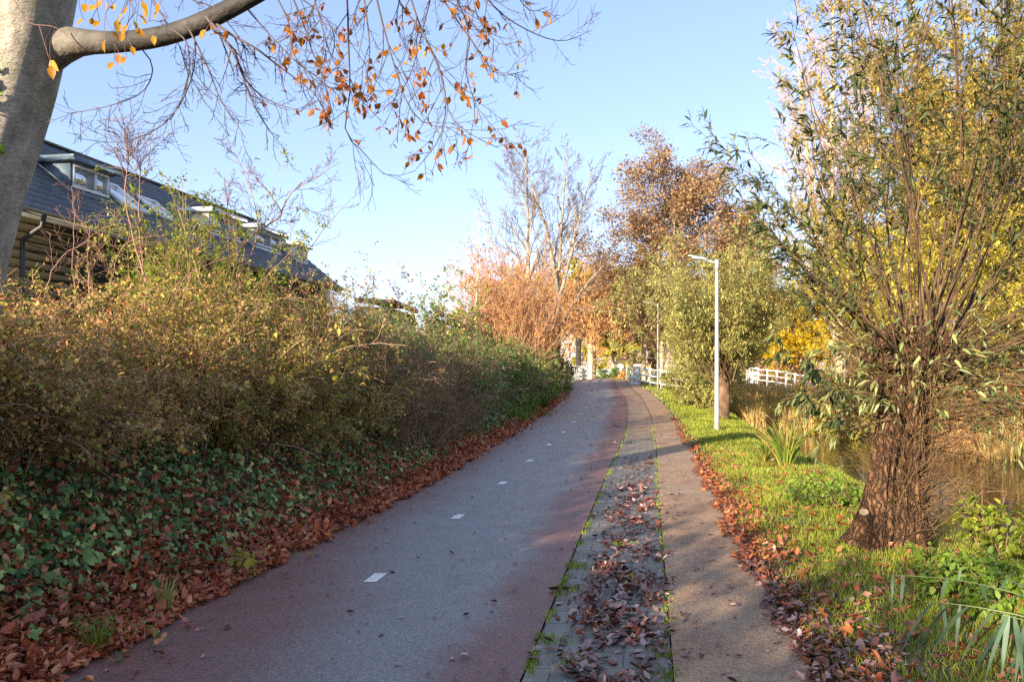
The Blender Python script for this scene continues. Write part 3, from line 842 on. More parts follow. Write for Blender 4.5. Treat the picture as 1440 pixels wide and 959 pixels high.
LM = {
    'snow': leaf_mat('snowberry leaf', ['#6c762c', '#8c863a', '#b08e4c', '#7a7a34', '#bc9a62', '#ac6c4c', '#5a642a', '#a87a5c'], .55, .35, gain=1.35),
    'olive': leaf_mat('olive hedge leaf', ['#566028', '#727a32', '#94863e', '#5e6a2e', '#aa8e4c', '#a0683e', '#4c5a28'], .55, .35, gain=1.35),
    'brownish': leaf_mat('brown hedge leaf', ['#5c4a2e', '#705a36', '#566034', '#7c583c', '#4c562c', '#8a6a46'], .6, .25, gain=1.35),
    'green': leaf_mat('green hedge leaf', ['#3a5228', '#4a6430', '#62783a', '#425828', '#7c8442'], .5, .3, gain=1.35),
    'bramble': leaf_mat('bramble leaf', ['#3e5222', '#5f6e2c', '#83833c', '#4c5c26', '#8a6a3a', '#6a4a30'], .45, .3, .5, gain=1.35),
    'lime': leaf_mat('lime leaf', ['#5d7420', '#76882a', '#8c9632', '#667a24', '#a09a3c'], .5, .45),
    'weed': leaf_mat('weed leaf', ['#4a6a1e', '#648228', '#7c9434', '#56701f', '#8a9440'], .5, .4),
    'ever': leaf_mat('evergreen leaf', ['#142a18', '#1d3a20', '#2a4828'], .35, .1, .6),
    'beech': leaf_mat('beech leaf', ['#96501a', '#b46c1e', '#84481c', '#c88a26', '#745420', '#a45a20'], .5, .55),
    'beechy': leaf_mat('yellow beech leaf', ['#c08a1e', '#cf9a26', '#b87a20', '#a8982a', '#c8701e'], .5, .6),
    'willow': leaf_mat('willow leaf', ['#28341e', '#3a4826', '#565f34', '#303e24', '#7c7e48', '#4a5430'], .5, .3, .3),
    'willowlit': leaf_mat('sunlit willow leaf', ['#4a5c34', '#6c7c4a', '#8c965c', '#5a6a3a', '#9aa070', '#a09a50'], .42, .35, .5),  # sunlit copy of the willow leaf, light put into the colour
    'oliver': leaf_mat('far willow leaf', ['#6f7240', '#88884c', '#9c985c', '#646c3c', '#aa9e5c', '#90824a'], .5, .4, gain=1.4),
    'alder': leaf_mat('russet leaf', ['#82604a', '#987456', '#92784c', '#785a48', '#a88a68', '#908450'], .55, .35, gain=1.15),
    'yellow': leaf_mat('yellow leaf', ['#c8a81c', '#dcbc22', '#d0b228', '#b8a42a', '#e0c430'], .5, .55),
    'ywillow': leaf_mat('yellow willow leaf', ['#988c40', '#b09c4a', '#c4aa48', '#888244', '#b29a5a', '#9c8852'], .5, .5),
    'ygreen': leaf_mat('yellow green leaf', ['#80802e', '#9c9436', '#b2a242', '#8a8430', '#bea64a'], .5, .45, gain=1.2),
    'rust': leaf_mat('rusty leaf', ['#a07848', '#b88c54', '#a88058', '#c49c68', '#8c6444'], .55, .4, gain=1.2),
    'reed': leaf_mat('dry reed', ['#c0a26a', '#d4b880', '#ac9058', '#c8ac70', '#a29c52'], .6, .4),
    'reedg': leaf_mat('reed leaf', ['#3e5640', '#4e6a50', '#5e785e', '#365038', '#6e8264'], .45, .35),
    'iris': leaf_mat('iris leaf', ['#5a7426', '#74883a', '#8a9440', '#4c6624', '#a89a50', '#b08a54'], .45, .4),
}

# ------------------------------------------------------------------ hedge on the left bank
HG = 'shrubs of the overgrown hedge on the left bank'
base = np.vstack([strip(260, 4.0, 10.3, 1.55, 3.4), strip(120, 4.0, 10.3, 1.5, 1.9), strip(80, 5.6, 7.0, 1.45, 2.3)])
H = np.where(base[:, 0] < XL(base[:, 1]) - 1.9, 1.35, 1.15); H[-80:] = 1.2
shrub('snowberry_shrub', 'arching snowberry shrub with sunlit olive and pinkish top below the beech trunk', 'shrub', base, H, (.18, -.1, 0), .3, 9, 105000,
      LM['snow'], 'hedge', .036, .7, sub=3, group=HG, tw_frac=.34)
# white berries
bt = bpy.data.objects['snowberry_shrub']; MB_ = plain('white berry', '#e6e2da', .4)
for (px, py, Y) in ((18, 485, 6.3), (36, 529, 6.2), (12, 486, 6.35), (28, 530, 6.15), (22, 532, 6.2), (40, 524, 6.25), (135, 548, 7.0), (56, 500, 6.5), (8, 540, 6.1)):
    c = P(px, py, Y); th = np.linspace(-np.pi / 2, np.pi / 2, 7)
    b = B(); b.tubes(np.stack([np.full(7, c[0]), np.full(7, c[1]), c[2] + np.sin(th) * .012], 1), np.maximum(np.cos(th) * .012, .0005), 8)
    part(b, 'berry', MB_, bt, True)

base = np.vstack([strip(210, 9.2, 15.5, 1.6, 3.5), strip(130, 9.2, 15.5, 1.3, 1.8)])
H = np.where(base[:, 0] < XL(base[:, 1]) - 1.8, 1.75, 1.25)
shrub('snowberry_shrub', 'olive green shrub with tall thin red stems on top, middle of the left hedge', 'shrub', base, H, (.15, -.08, 0), .28, 9, 95000,
      LM['olive'], 'hedge', .042, .62, sub=3, group=HG)
base = np.vstack([strip(150, 13.5, 20.5, .95, 2.0), strip(60, 14, 20, .7, 1.0)])
shrub('twiggy_shrub', 'dense brown twiggy shrub, nearly leafless, on the front of the hedge', 'shrub', base, np.where(base[:, 0] < XL(base[:, 1]) - 1, 1.75, 1.1), (.15, -.05, 0), .25, 13, 34000,
      LM['brownish'], 'hedge', .036, .6, sub=4, group=HG)
base = strip(130, 11.5, 16.5, 2.3, 4.2)
shrub('hedge_shrub', 'tallest olive and rust coloured shrub of the hedge, below the right half of the roof', 'shrub', base, 2.1, (.1, -.05, 0), .25, 11, 34000,
      LM['olive'], 'hedge', .045, .62, sub=3, group=HG)
base = strip(150, 14.5, 23, 1.9, 4.0)
shrub('hedge_shrub', 'dark green leafy shrub at the hedge crest in front of the roof end', 'shrub', base, 2.0, (.1, -.05, 0), .25, 11, 40000,
      LM['green'], 'hedge', .05, .6, sub=3, group=HG)
base = strip(150, 20, 30, .9, 2.6)
shrub('hedge_shrub', 'green shrub with brown stems between the twiggy shrub and the bramble mound', 'shrub', base, 1.85, (.12, -.05, 0), .28, 11, 40000,
      LM['green'], 'hedge', .055, .6, sub=3, group=HG)
base = strip(130, 22, 31, 2.0, 4.6)
shrub('bramble_bush', 'rounded bramble mound with sunlit yellow green leaves above the hedge', 'bush', base, 2.15, (.12, -.1, 0), .4, 10, 34000,
      LM['bramble'], 'hedge', .085, .75, OVATE, sub=3, group=HG, arch=-.16)
base = strip(150, 29, 41, .7, 3.2)
shrub('hedge_shrub', 'low dark green shrub at the foot of the orange thicket', 'shrub', base, 1.7, (.12, -.05, 0), .35, 9, 28000,
      LM['green'], 'hedge', .075, .6, sub=2, group=HG)
base = strip(150, 24, 45, .25, .9)
shrub('verge_weeds', 'row of bright green weeds at the path edge below the hedge', 'weeds', base, .6, (.2, -.05, 0), .45, 8, 20000,
      LM['weed'], 'tan', .06, .5, sub=2)
base = strip(90, 38, 47, .8, 3.0)
shrub('hedge_shrub', 'yellow and rust tinged low bush where the hedge meets the bridge', 'shrub', base, 1.3, (.1, -.1, 0), .4, 8, 9000,
      LM['bramble'], 'hedge', .09, .6, sub=2, group=HG)
# behind the camera: the hedge goes on and shades the near path
base = strip(250, -3.8, 4.2, 1.3, 3.4)
shrub('snowberry_shrub', 'olive shrub at the left edge of the bank just beside the camera', 'shrub', base, np.interp(base[:, 1], [-2.8, -1.6], [2.1, 1.5]), (.1, 0, 0), .28, 10, 70000, LM['snow'], 'hedge', .06, .7, sub=2, group=HG)
base = strip(240, -16, -3.4, 1.5, 3.6)
shrub('hedge_shrub', 'tall dark hedge shrub nearest to the camera on the left bank', 'shrub', base, np.interp(base[:, 1], [-16, -5, -3.4], [3.6, 3.2, 2.0]), (.0, -.1, 0), .2, 10, 34000, LM['green'], 'hedge', .11, .75, sub=2, group=HG)
# light green shrub standing above the hedge
base = disc(50, P(262, 400, 12.5)[0], 12.6, .45, .6)
shrub('honeysuckle_shrub', 'upright yellow green leafy shrub rising above the hedge in front of the roof', 'shrub', base, 3.0, (.0, 0, 0), .09, 14, 17000,
      LM['lime'], 'tan', .05, .55, sub=2, lvl0=.35, tw_frac=.22, arch=-.02)
base = disc(26, P(632, 440, 38)[0], 38, .8, .8)
shrub('young_tree', 'small yellow green leafy tree beside the orange thicket', 'tree', base, 4.9, (0, 0, 0), .1, 14, 6000,
      LM['lime'], 'tan', .13, .5, sub=3, lvl0=.3, tw_frac=.2, arch=-.0, rs=.015)
base = disc(30, P(789, 520, 48)[0], 48, .3, .4)
shrub('evergreen_bush', 'small dark evergreen bush at the left end of the bridge', 'bush', base, 1.9, (0, 0, 0), .15, 12, 5000,
      LM['ever'], 'hedge', .1, .6, sub=2)
# fern-like and grassy plants at the front of the bank
def tuft(name, label, cat, base, n, L, W, mat, spread=.5, tmpl=LONG, partname='leaves', curve=None):
    t = empty(name, base, label, cat)
    b = B(); a = rng.random(n) * 2 * np.pi
    p = np.asarray(base) + np.stack([np.cos(a), np.sin(a), np.zeros(n)], 1) * (rng.random(n) * L * .12)[:, None]
    d = nrm(np.stack([np.cos(a) * spread * rng.uniform(.2, 1.2, n), np.sin(a) * spread * rng.uniform(.2, 1.2, n), np.ones(n)], 1))
    up = nrm(np.stack([-np.cos(a), -np.sin(a), np.ones(n) * .4], 1))
    Ls = L * rng.uniform(.55, 1.1, n)
    # blades bend over outwards
    m = 6; pts = np.empty((n, m, 3)); pts[:, 0] = p; dd = d.copy(); out = np.stack([np.cos(a), np.sin(a), np.zeros(n)], 1)
    for k in range(m - 1):
        dd = nrm(dd + (out * .12 - np.array([0, 0, .17])) * (k * spread * 1.2)[None] if False else dd + (out * .1 - np.array([0, 0, .16])) * k * spread + rng.normal(size=(n, 3)) * .03)
        pts[:, k + 1] = pts[:, k] + dd * (Ls / (m - 1))[:, None]
    side = nrm(np.cross(np.gradient(pts, axis=1), np.array([0, 0, 1.]) + rng.normal(size=(n, 1, 3)) * .4))
    wd = W * rng.uniform(.7, 1.2, n)[:, None] * np.array([.7, 1, 1, .85, .55, .05])[None]
    v = np.stack([pts - side * wd[..., None] / 2, pts + side * wd[..., None] / 2], 2).reshape(-1, 3)
    i = np.arange(m - 1) * 2; f = np.stack([i, i + 1, i + 3, i + 2], 1)
    f = (f[None] + (np.arange(n) * m * 2)[:, None, None]).reshape(-1, 4)
    b.add(v, [f], np.repeat(rng.random(n), m * 2))
    part(b, partname, mat, t)
    return t


def gp(px, Y, dz=0.0):
    X = (px - CX) / F * Y; return np.array([X, Y, float(ground(X, Y)) + dz])


tuft('grass_tuft', 'tuft of long pale green grass growing out of the leaf litter', 'grass tuft', gp(135, 5.25), 60, .3, .006, LM['lime'], .45)
tuft('fern_tuft', 'yellowish green feathery tuft at the left edge of the ivy', 'plant', gp(-8, 5.5), 90, .26, .006, LM['lime'], .8)
tuft('dry_weed', 'pale dried weed stalk standing in the ivy', 'weed', gp(232, 6.05), 70, .3, .007, LM['oliver'], .22)
base = disc(9, gp(160, 5.35)[0], 5.35, .15)
shrub('bramble_sprig', 'light green sprig with small leaves beside the grass tuft', 'plant', base, .32, (.1, -.1, 0), .5, 5, 160, LM['weed'], 'tan', .032, .8, OVATE, rs=.003, sub=1)
base = disc(10, gp(335, 7.2)[0], 7.2, .2)
shrub('bramble_sprig', 'yellow leaved sprig at the edge of the litter below the ivy', 'plant', base, .3, (.2, -.2, 0), .5, 4, 90, LM['ygreen'], 'tan', .05, .8, OVATE, rs=.003, sub=1)
base = disc(7, gp(418, 11.0)[0], 11.0, .2); base[:, 2] += .6
shrub('climber_spray', 'hanging spray of large yellowing leaves on the hedge front', 'climber', base, 1.3, (.3, -.4, 0), .25, 7, 120, LM['ygreen'], 'tan', .1, .55, OVATE, rs=.005, sub=1, arch=-.05)
print('hedge done')

# bare saplings sticking out of the hedge
def sap(name, label, stems, levels, twig='red', group='bare saplings rising out of the hedge', leaf=None):
    trunks = [(PL(s[0]), s[1] * .62, s[2] * .62) for s in stems]
    g = trunks[0][0][0]
    return tree(name, label, 'sapling', trunks, levels, leaf, 'brown' if twig == 'dark' else 'red', twig, LM['alder'], group, 6, 3, 0)


BK['red'] = twig_mat('red stem', ['#6a4c42', '#84665a'])
sap('bare_sapling', 'slender reddish sapling with a bare vase crown left of the yellow green shrub',
    [([(212, 440, 10.6), (206, 400, 10.6), (186, 330, 10.6), (176, 270, 10.6), (181, 210, 10.6)], .022, .014),
     ([(212, 440, 10.6), (202, 390, 10.7), (196, 300, 10.7), (197, 225, 10.7)], .018, .012)],
    [dict(per=9, t0=.82, t1=1.0, frac=.48, spread=.75, m=8, up=.05, jit=.12, rr=.6, tip=.3),
     dict(per=8, t0=.1, t1=1, frac=.42, spread=.6, m=6, up=.0, jit=.15, rr=.65, tip=.5, rmin=.0034),
     dict(per=4, t0=.1, t1=1, frac=.35, spread=.7, m=4, up=.0, jit=.15, rr=.8, tip=.6, rmin=.0026)], 'red')
sap('bare_sapling', 'crooked bare sapling with an arching limb over the middle of the roof',
    [([(345, 420, 13), (340, 385, 13), (348, 335, 13), (362, 325, 13), (396, 303, 13), (408, 272, 13), (445, 250, 13), (478, 228, 13)], .036, .008),
     ([(345, 420, 13), (352, 370, 13.2), (362, 320, 13.3), (350, 260, 13.4), (330, 215, 13.4)], .026, .008),
     ([(345, 420, 13), (330, 370, 12.8), (322, 310, 12.8), (316, 250, 12.8)], .022, .008),
     ([(396, 303, 13), (388, 285, 12.9), (370, 262, 12.8), (345, 240, 12.8)], .018, .006)],
    [dict(per=9, t0=.35, t1=1.0, frac=.3, spread=.7, m=7, up=.03, jit=.14, rr=.55, tip=.3, rmin=.003),
     dict(per=7, t0=.1, t1=1, frac=.45, spread=.7, m=6, up=.0, jit=.16, rr=.65, tip=.5, rmin=.0036),
     dict(per=4, t0=.1, t1=1, frac=.4, spread=.7, m=4, up=.0, jit=.15, rr=.8, tip=.6, rmin=.0028)], 'red')
sap('bare_sapling', 'straight bare sapling crossing the right end of the roof',
    [([(402, 420, 14.5), (410, 380, 14.5), (409, 330, 14.5), (411, 283, 14.5)], .016, .006),
     ([(402, 420, 14.5), (425, 370, 14.4), (450, 330, 14.2), (490, 285, 14), (520, 262, 14)], .02, .005)],
    [dict(per=7, t0=.4, t1=1.0, frac=.3, spread=.8, m=6, up=.03, jit=.14, rr=.55, tip=.3, rmin=.003),
     dict(per=6, t0=.1, t1=1, frac=.45, spread=.7, m=5, up=.0, jit=.16, rr=.65, tip=.5, rmin=.0036)], 'red')
sap('bare_sapling', 'low spreading tangle of pinkish bare stems in front of the house wall',
    [([(105, 430, 9.2), (103, 370, 9.2), (104, 300, 9.2), (100, 262, 9.2)], .012, .006),
     ([(125, 430, 9.4), (124, 360, 9.4), (126, 320, 9.4)], .016, .008),
     ([(60, 430, 8.8), (80, 370, 8.8), (120, 340, 8.8), (160, 310, 8.8)], .013, .004),
     ([(150, 430, 9.5), (160, 380, 9.5), (180, 340, 9.5), (240, 330, 9.5)], .013, .004),
     ([(230, 440, 10), (250, 400, 10), (285, 375, 10), (330, 360, 10)], .018, .005)],
    [dict(per=10, t0=.25, t1=1.0, frac=.4, spread=.9, m=6, up=.03, jit=.16, rr=.6, tip=.4, rmin=.003),
     dict(per=6, t0=.1, t1=1, frac=.5, spread=.8, m=5, up=.0, jit=.18, rr=.7, tip=.5, rmin=.0025)], 'red')
sap('bare_sapling', 'thin bare sapling with dried leaves in the dip right of the roof end',
    [([(520, 450, 24), (523, 415, 24), (526, 390, 24)], .02, .008), ([(560, 450, 25), (562, 410, 25), (565, 385, 25)], .018, .006)],
    [dict(per=10, t0=.2, t1=1.0, frac=.4, spread=.7, m=5, up=.05, jit=.14, rr=.6, tip=.3, rmin=.004),
     dict(per=5, t0=.1, t1=1, frac=.5, spread=.7, m=4, up=.0, jit=.16, rr=.7, tip=.5, rmin=.004)], 'red',
    leaf=dict(n=220, size=.09, asp=.6, tmpl=DIAMOND))
print('saplings done')

# ------------------------------------------------------------------ beech on the left
tp = resample([P(-74, 620, 6.5), P(-70, 480, 6.5), P(-58, 380, 6.5), P(-32, 270, 6.5), P(-1, 160, 6.5), P(24, 60, 6.45), P(46, -60, 6.4), P(75, -260, 6.3), P(90, -620, 6.3), P(120, -1100, 6.3)], 60)
t = empty('beech_tree', (tp[0][0], tp[0][1], tp[0][2]), 'old grey beech leaning in at the left edge with a dark limb over the path', 'tree')
rad = np.interp(np.linspace(0, 1, 60), [0, .06, .15, .4, .7, 1], [.42, .36, .345, .335, .25, .1])
b = B()
k = 28; tan = nrm(np.gradient(tp, axis=0)); a = nrm(np.cross(tan, [0, 1., .2])); c = np.cross(tan, a); th = np.arange(k) * 2 * np.pi / k
zz = np.linspace(0, 9, 60)[:, None]
rr = rad[:, None] * (1 + .035 * np.sin(3 * th + zz * .8) + .025 * np.sin(5 * th - zz * 1.7 + 1) + .012 * np.sin(9 * th + zz * 5))
for (i0, th0, amp, wz, wt) in ((23, 1.9, .07, 1.6, .3), (15, 1.3, .05, 1.0, .25), (11, 2.2, .05, 1.0, .3), (27, 1.4, .07, 1.5, .35)):   # old branch scars
    rr += amp * np.exp(-((np.arange(60)[:, None] - i0) / wz) ** 2 - ((th[None] - th0) / wt) ** 2) * .6
v = tp[:, None] + a[:, None] * (rr * np.cos(th))[..., None] + c[:, None] * (rr * np.sin(th))[..., None]
i = np.arange(59)[:, None] * k; j = np.arange(k)[None]
b.add(v.reshape(-1, 3), [np.stack([i + j, i + (j + 1) % k, i + k + (j + 1) % k, i + k + j], -1).reshape(-1, 4)])
part(b, 'trunk', BK['beech'], t, True)
limbpx = [(20, 85, 6.5), (70, 66, 6.5), (110, 60, 6.45), (160, 60, 6.35), (215, 54, 6.2), (265, 40, 6.1), (315, 17, 6.0), (370, -12, 5.9), (440, -50, 5.9), (530, -85, 6.0), (640, -110, 6.2), (760, -125, 6.5)]
l1 = resample(PL(limbpx), 34); r1 = np.interp(np.linspace(0, 1, 34), [0, .07, .13, .2, .4, .6, 1], [.3, .18, .1, .08, .07, .05, .02])
l2 = resample(PL([(60, -150, 6.3), (140, -230, 6.1), (260, -230, 6.3), (400, -190, 6.6), (560, -150, 7.0), (700, -110, 7.2), (800, -80, 7.4)]), 34); r2 = np.linspace(.15, .02, 34)
l3 = resample(PL([(48, -60, 6.4), (40, -160, 5.7), (100, -260, 5.0), (220, -290, 4.7), (420, -280, 4.8), (600, -230, 5.0)]), 34); r3 = np.linspace(.13, .02, 34)
BK['beechlimb'] = noise_mat('dark beech limb bark', ['#2a2624', '#443e3a', '#645c54'], 5, .8, .35, 30, (1, 1, 1))
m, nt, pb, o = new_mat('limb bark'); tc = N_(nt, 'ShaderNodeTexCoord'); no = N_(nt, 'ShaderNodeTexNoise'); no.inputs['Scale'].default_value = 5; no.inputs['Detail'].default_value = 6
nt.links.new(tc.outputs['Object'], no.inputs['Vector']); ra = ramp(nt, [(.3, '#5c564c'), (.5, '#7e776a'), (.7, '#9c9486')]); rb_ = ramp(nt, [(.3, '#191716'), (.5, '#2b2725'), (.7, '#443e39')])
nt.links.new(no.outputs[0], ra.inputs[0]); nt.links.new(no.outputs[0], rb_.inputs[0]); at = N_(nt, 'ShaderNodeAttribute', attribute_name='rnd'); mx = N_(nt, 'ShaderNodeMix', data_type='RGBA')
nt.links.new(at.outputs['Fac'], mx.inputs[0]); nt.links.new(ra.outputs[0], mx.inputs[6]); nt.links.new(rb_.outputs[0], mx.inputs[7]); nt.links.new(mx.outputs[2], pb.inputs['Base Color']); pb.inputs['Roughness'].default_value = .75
wv = N_(nt, 'ShaderNodeTexNoise'); wv.inputs['Scale'].default_value = 26; wv.inputs['Detail'].default_value = 5; nt.links.new(tc.outputs['Object'], wv.inputs['Vector'])
bp = N_(nt, 'ShaderNodeBump'); bp.inputs['Strength'].default_value = .6; bp.inputs['Distance'].default_value = .02; nt.links.new(wv.outputs[0], bp.inputs['Height']); nt.links.new(bp.outputs[0], pb.inputs['Normal'])
MLB = m
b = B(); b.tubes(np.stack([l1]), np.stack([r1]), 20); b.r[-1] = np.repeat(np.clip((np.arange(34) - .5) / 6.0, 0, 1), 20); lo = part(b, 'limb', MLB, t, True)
b = B(); b.tubes(np.stack([l2]), np.stack([r2]), 12); part(b, 'limb', BK['beechlimb'], t, True)
b = B(); b.tubes(np.stack([l3]), np.stack([r3]), 12); part(b, 'limb', BK['beechlimb'], t, True)
# crown above and behind the frame, it shades the near path
cr, crr = grow(tp[None, 34:], rad[None, 34:], 5, .1, 1, .75, 1.0, 8, .03, .1, .45, .2)
cr2, crr2 = grow(cr, crr, 8, .2, 1, .5, .8, 6, .0, .12, .5, .3)
keep = ~((cr2[:, :, 1] > 3.2) & (cr2[:, :, 2] < 1.9 + cr2[:, :, 1] * .5) & (cr2[:, :, 0] > -.66 * cr2[:, :, 1])).any(1)
cr3, crr3 = grow(cr2[keep], crr2[keep], 3, .2, 1, .5, .8, 5, -.03, .14, .5, .4)
k3 = ~((cr3[:, :, 1] > 2.0) & (cr3[:, :, 2] < 1.9 + cr3[:, :, 1] * .485)).any(1)
b = B(); kk = ~((cr[:, :, 1] > 2.0) & (cr[:, :, 2] < 1.9 + cr[:, :, 1] * .485) & (cr[:, :, 0] > -.66 * cr[:, :, 1])).any(1)
b.tubes(cr[kk], crr[kk], 6); b.tubes(cr2[keep], crr2[keep], 4); b.tubes(cr3[k3], crr3[k3], 3)
part(b, 'crown_branches', BK['beechlimb'], t, True)
# hanging strands in view (read from the photograph, each at its own distance)
strands = [  # pixels, distance, leafiness, radius
    ([(470, -60), (487, -10), (490, 60), (492, 130), (486, 185), (512, 215), (545, 248), (585, 240)], 6.2, .15, .010),
    ([(540, -60), (560, 0), (596, 50), (622, 110), (626, 165), (612, 205), (585, 238)], 6.4, .8, .010),
    ([(560, -60), (588, 30), (620, 105), (632, 160), (660, 188), (700, 208)], 6.0, .9, .009),
    ([(590, -60), (630, 10), (672, 70), (700, 105), (742, 100)], 6.4, .5, .009),
    ([(640, -70), (690, 5), (740, 42), (790, 58), (832, 43)], 6.8, .15, .009),
    ([(600, -70), (640, -5), (660, 50), (655, 100), (668, 150), (664, 180)], 5.9, .8, .008),
    ([(520, -60), (530, 0), (545, 60), (560, 110), (575, 150), (600, 175), (640, 180)], 5.8, .9, .009),
    ([(500, -60), (512, 0), (520, 70), (515, 120), (530, 140)], 5.6, .9, .008),
    ([(400, -30), (425, 30), (440, 75), (455, 110), (468, 160)], 5.6, 1.0, .008),
    ([(430, -40), (448, 20), (462, 70), (480, 110), (483, 150)], 5.7, 1.0, .008),
    ([(380, -20), (405, 30), (412, 75), (436, 105), (455, 150)], 5.5, .8, .007),
    ([(290, 25), (310, 48), (330, 78), (345, 112), (375, 140), (425, 158)], 5.8, .03, .014),
    ([(305, 35), (330, 52), (362, 70), (390, 92), (440, 130), (452, 150)], 5.9, .03, .012),
    ([(330, 70), (342, 110), (358, 150), (380, 185), (400, 210)], 5.8, .0, .009),
    ([(240, 40), (262, 60), (266, 100), (255, 140), (240, 170)], 5.8, .0, .007),
    ([(265, 40), (290, 90), (310, 140), (330, 170), (345, 195)], 5.9, .0, .008),
    ([(215, 0), (250, 60), (262, 95), (280, 130)], 6.2, .0, .008),
    ([(200, 70), (215, 95), (200, 130), (150, 150), (95, 160)], 6.4, .03, .006),
    ([(270, 30), (275, 80), (262, 130), (230, 175), (170, 200), (110, 195)], 6.5, .0, .007),
    ([(345, 10), (380, 50), (420, 90), (450, 110), (500, 130)], 6.6, .0, .008),
    ([(240, -30), (270, 0), (300, 12), (340, 60), (350, 110)], 6.6, .05, .008),
    ([(700, -80), (720, -20), (745, 15), (770, 10)], 6.2, .5, .006),
    ([(370, -30), (440, 10), (470, 50), (460, 100), (440, 130)], 6.9, .1, .008),
    ([(620, -60), (600, 20), (585, 80), (570, 120), (545, 150)], 6.7, .4, .008),
    ([(455, -60), (445, 0), (420, 40), (390, 60), (365, 60)], 6.0, .5, .007),
    ([(660, -60), (670, 20), (700, 60), (720, 62)], 5.7, .6, .006),
]
b = B(); bl = B(); by = B(); S = []; R = []; LF = []
for px, Y, leafy, r in strands:
    m_ = len(px); ys = Y + np.cumsum(rng.normal(size=m_) * .12)
    p = resample(PL([(q[0], q[1], y) for q, y in zip(px, ys)]), 16)
    S.append(p); R.append(np.linspace(r, .0025, 16)); LF.append(leafy)
S = np.array(S); R = np.array(R); LF = np.array(LF)
g1, gr1 = grow(S, R, 13, .15, 1, .26, .75, 7, np.array([-.1, -.08, -.04, .03, .08, .1]), .1, .6, .4, .3, .0022)
lf1 = np.repeat(LF, 13)
g2, gr2 = grow(g1, gr1, 5, .15, 1, .42, .7, 5, np.array([-.05, 0, .05, .08]), .12, .7, .6, .3, .0018)
lf2 = np.repeat(lf1, 5)
b.tubes(S, R, 5); b.tubes(g1, gr1, 4); b.tubes(g2, gr2, 3)
part(b, 'hanging_twigs', TW['dark'], t, True)
sel = rng.random(len(g2)) < lf2 * .38
q = np.concatenate([g2[sel][:, [1, 3, 4]].reshape(-1, 3)]); q = q[rng.random(len(q)) < .75]
n = len(q)
d = nrm(np.stack([rng.normal(size=n) * .5, rng.normal(size=n) * .5, -np.ones(n) * .8 + rng.normal(size=n) * .4], 1))
L = rng.uniform(.038, .075, n); bl.leaves(q, d, rdir(n), L, L * .6, OVATE)
part(bl, 'leaves', LM['beech'], t)
# bright leaves near the limb
ylp = [(195, 22), (165, 28), (178, 10), (150, 5), (205, 8), (118, 28), (130, 25), (140, 30), (190, 40), (175, 48), (222, 15), (168, 75), (160, 88), (178, 82), (148, 55), (185, 65), (290, 42), (300, 40), (120, 5), (135, 8), (210, 30), (160, 45), (215, 50), (70, 85), (72, 92), (145, 2), (185, 2), (225, 5), (178, 35), (188, 30), (172, 20), (200, 2), (158, 8)]
q = PL([(x, y, 5.3 + rng.normal() * .25) for x, y in ylp]); n = len(q)
d = nrm(np.stack([rng.normal(size=n) * .6, rng.normal(size=n) * .4, -np.ones(n) * .8 + rng.normal(size=n) * .5], 1))
L = rng.uniform(.06, .09, n); by.leaves(q, d, np.stack([rng.normal(size=n) * .6, -np.ones(n), rng.normal(size=n) * .6], 1), L, L * .62, OVATE)
part(by, 'leaves', LM['beechy'], t)['label'] = 'yellow and orange leaves clustered over the limb'
b = B(); st = np.stack([resample([q[i] + np.array([.02, .02, .25]), q[i] + np.array([rng.normal() * .05, .0, .12]), q[i]], 5) for i in range(n)])
b.tubes(st, np.full((n, 5), .0022), 3); part(b, 'hanging_twigs', TW['red'], t, True)
# red sprig on the trunk
b = B(); sp = resample(PL([(20, 0, 6.0), (40, 32, 5.95), (75, 38, 5.85), (100, 55, 5.8), (110, 75, 5.75)]), 12)
b.tubes(sp, np.linspace(.005, .002, 12), 4); sp2 = resample(PL([(55, 36, 5.9), (62, 60, 5.8), (68, 80, 5.75)]), 8); b.tubes(sp2, np.linspace(.003, .002, 8), 4)
part(b, 'sprig', TW['red'], t, True)
# ivy climbing the trunk
ti = empty('climbing_ivy', P(-5, 260, 6.0), 'green ivy climbing the sunny left side of the beech trunk', 'ivy')
n = 110; ii = rng.choice([rng.uniform(12, 18.5), 10.0], n) * 0 + np.where(rng.random(n) < .85, rng.uniform(12.5, 18.5, n), rng.uniform(9.3, 10.3, n)); pp = tp[ii.astype(int)]; ang = rng.normal(1.55, .22, n)
ra = np.interp(ii, np.arange(60), rad) + rng.uniform(.01, .1, n)
al = a[ii.astype(int)]; cl = c[ii.astype(int)]
outw = al * np.cos(ang)[:, None] + cl * np.sin(ang)[:, None]
q = pp + outw * ra[:, None] + np.array([0, 0, 1]) * rng.uniform(-.1, .1, n)[:, None]
IV_out = outw
b = B(); L = rng.uniform(.05, .09, n); b.leaves(q, rdir(n) * .6 + np.array([0, 0, -.6]), outw + rdir(n) * .5, L, L, IVY)
part(b, 'leaves', leaf_mat('sunny ivy', ['#3c5a1e', '#56742a', '#6f8a34', '#2f4a1c'], .4, .3, .5), ti)
b = B(); st = []
for kx in range(5):
    an = rng.normal(1.5, .16); jj = np.arange(4, 19, 1); o_ = a[jj] * np.cos(an + .1 * np.sin(jj))[:, None] + c[jj] * np.sin(an + .1 * np.sin(jj))[:, None]
    st.append(tp[jj] + o_ * (rad[jj] + .012)[:, None])
b.tubes(np.array(st), np.full((5, len(jj)), .005), 4); part(b, 'stems', TW['hedge'], ti, True)
print('beech done')

# ------------------------------------------------------------------ pollard willow on the right
wb = gp(1262, 8.2)
wt = empty('pollard_willow', wb, 'pollarded willow with a gnarled trunk and a fan of long leafy shoots by the pond', 'tree')


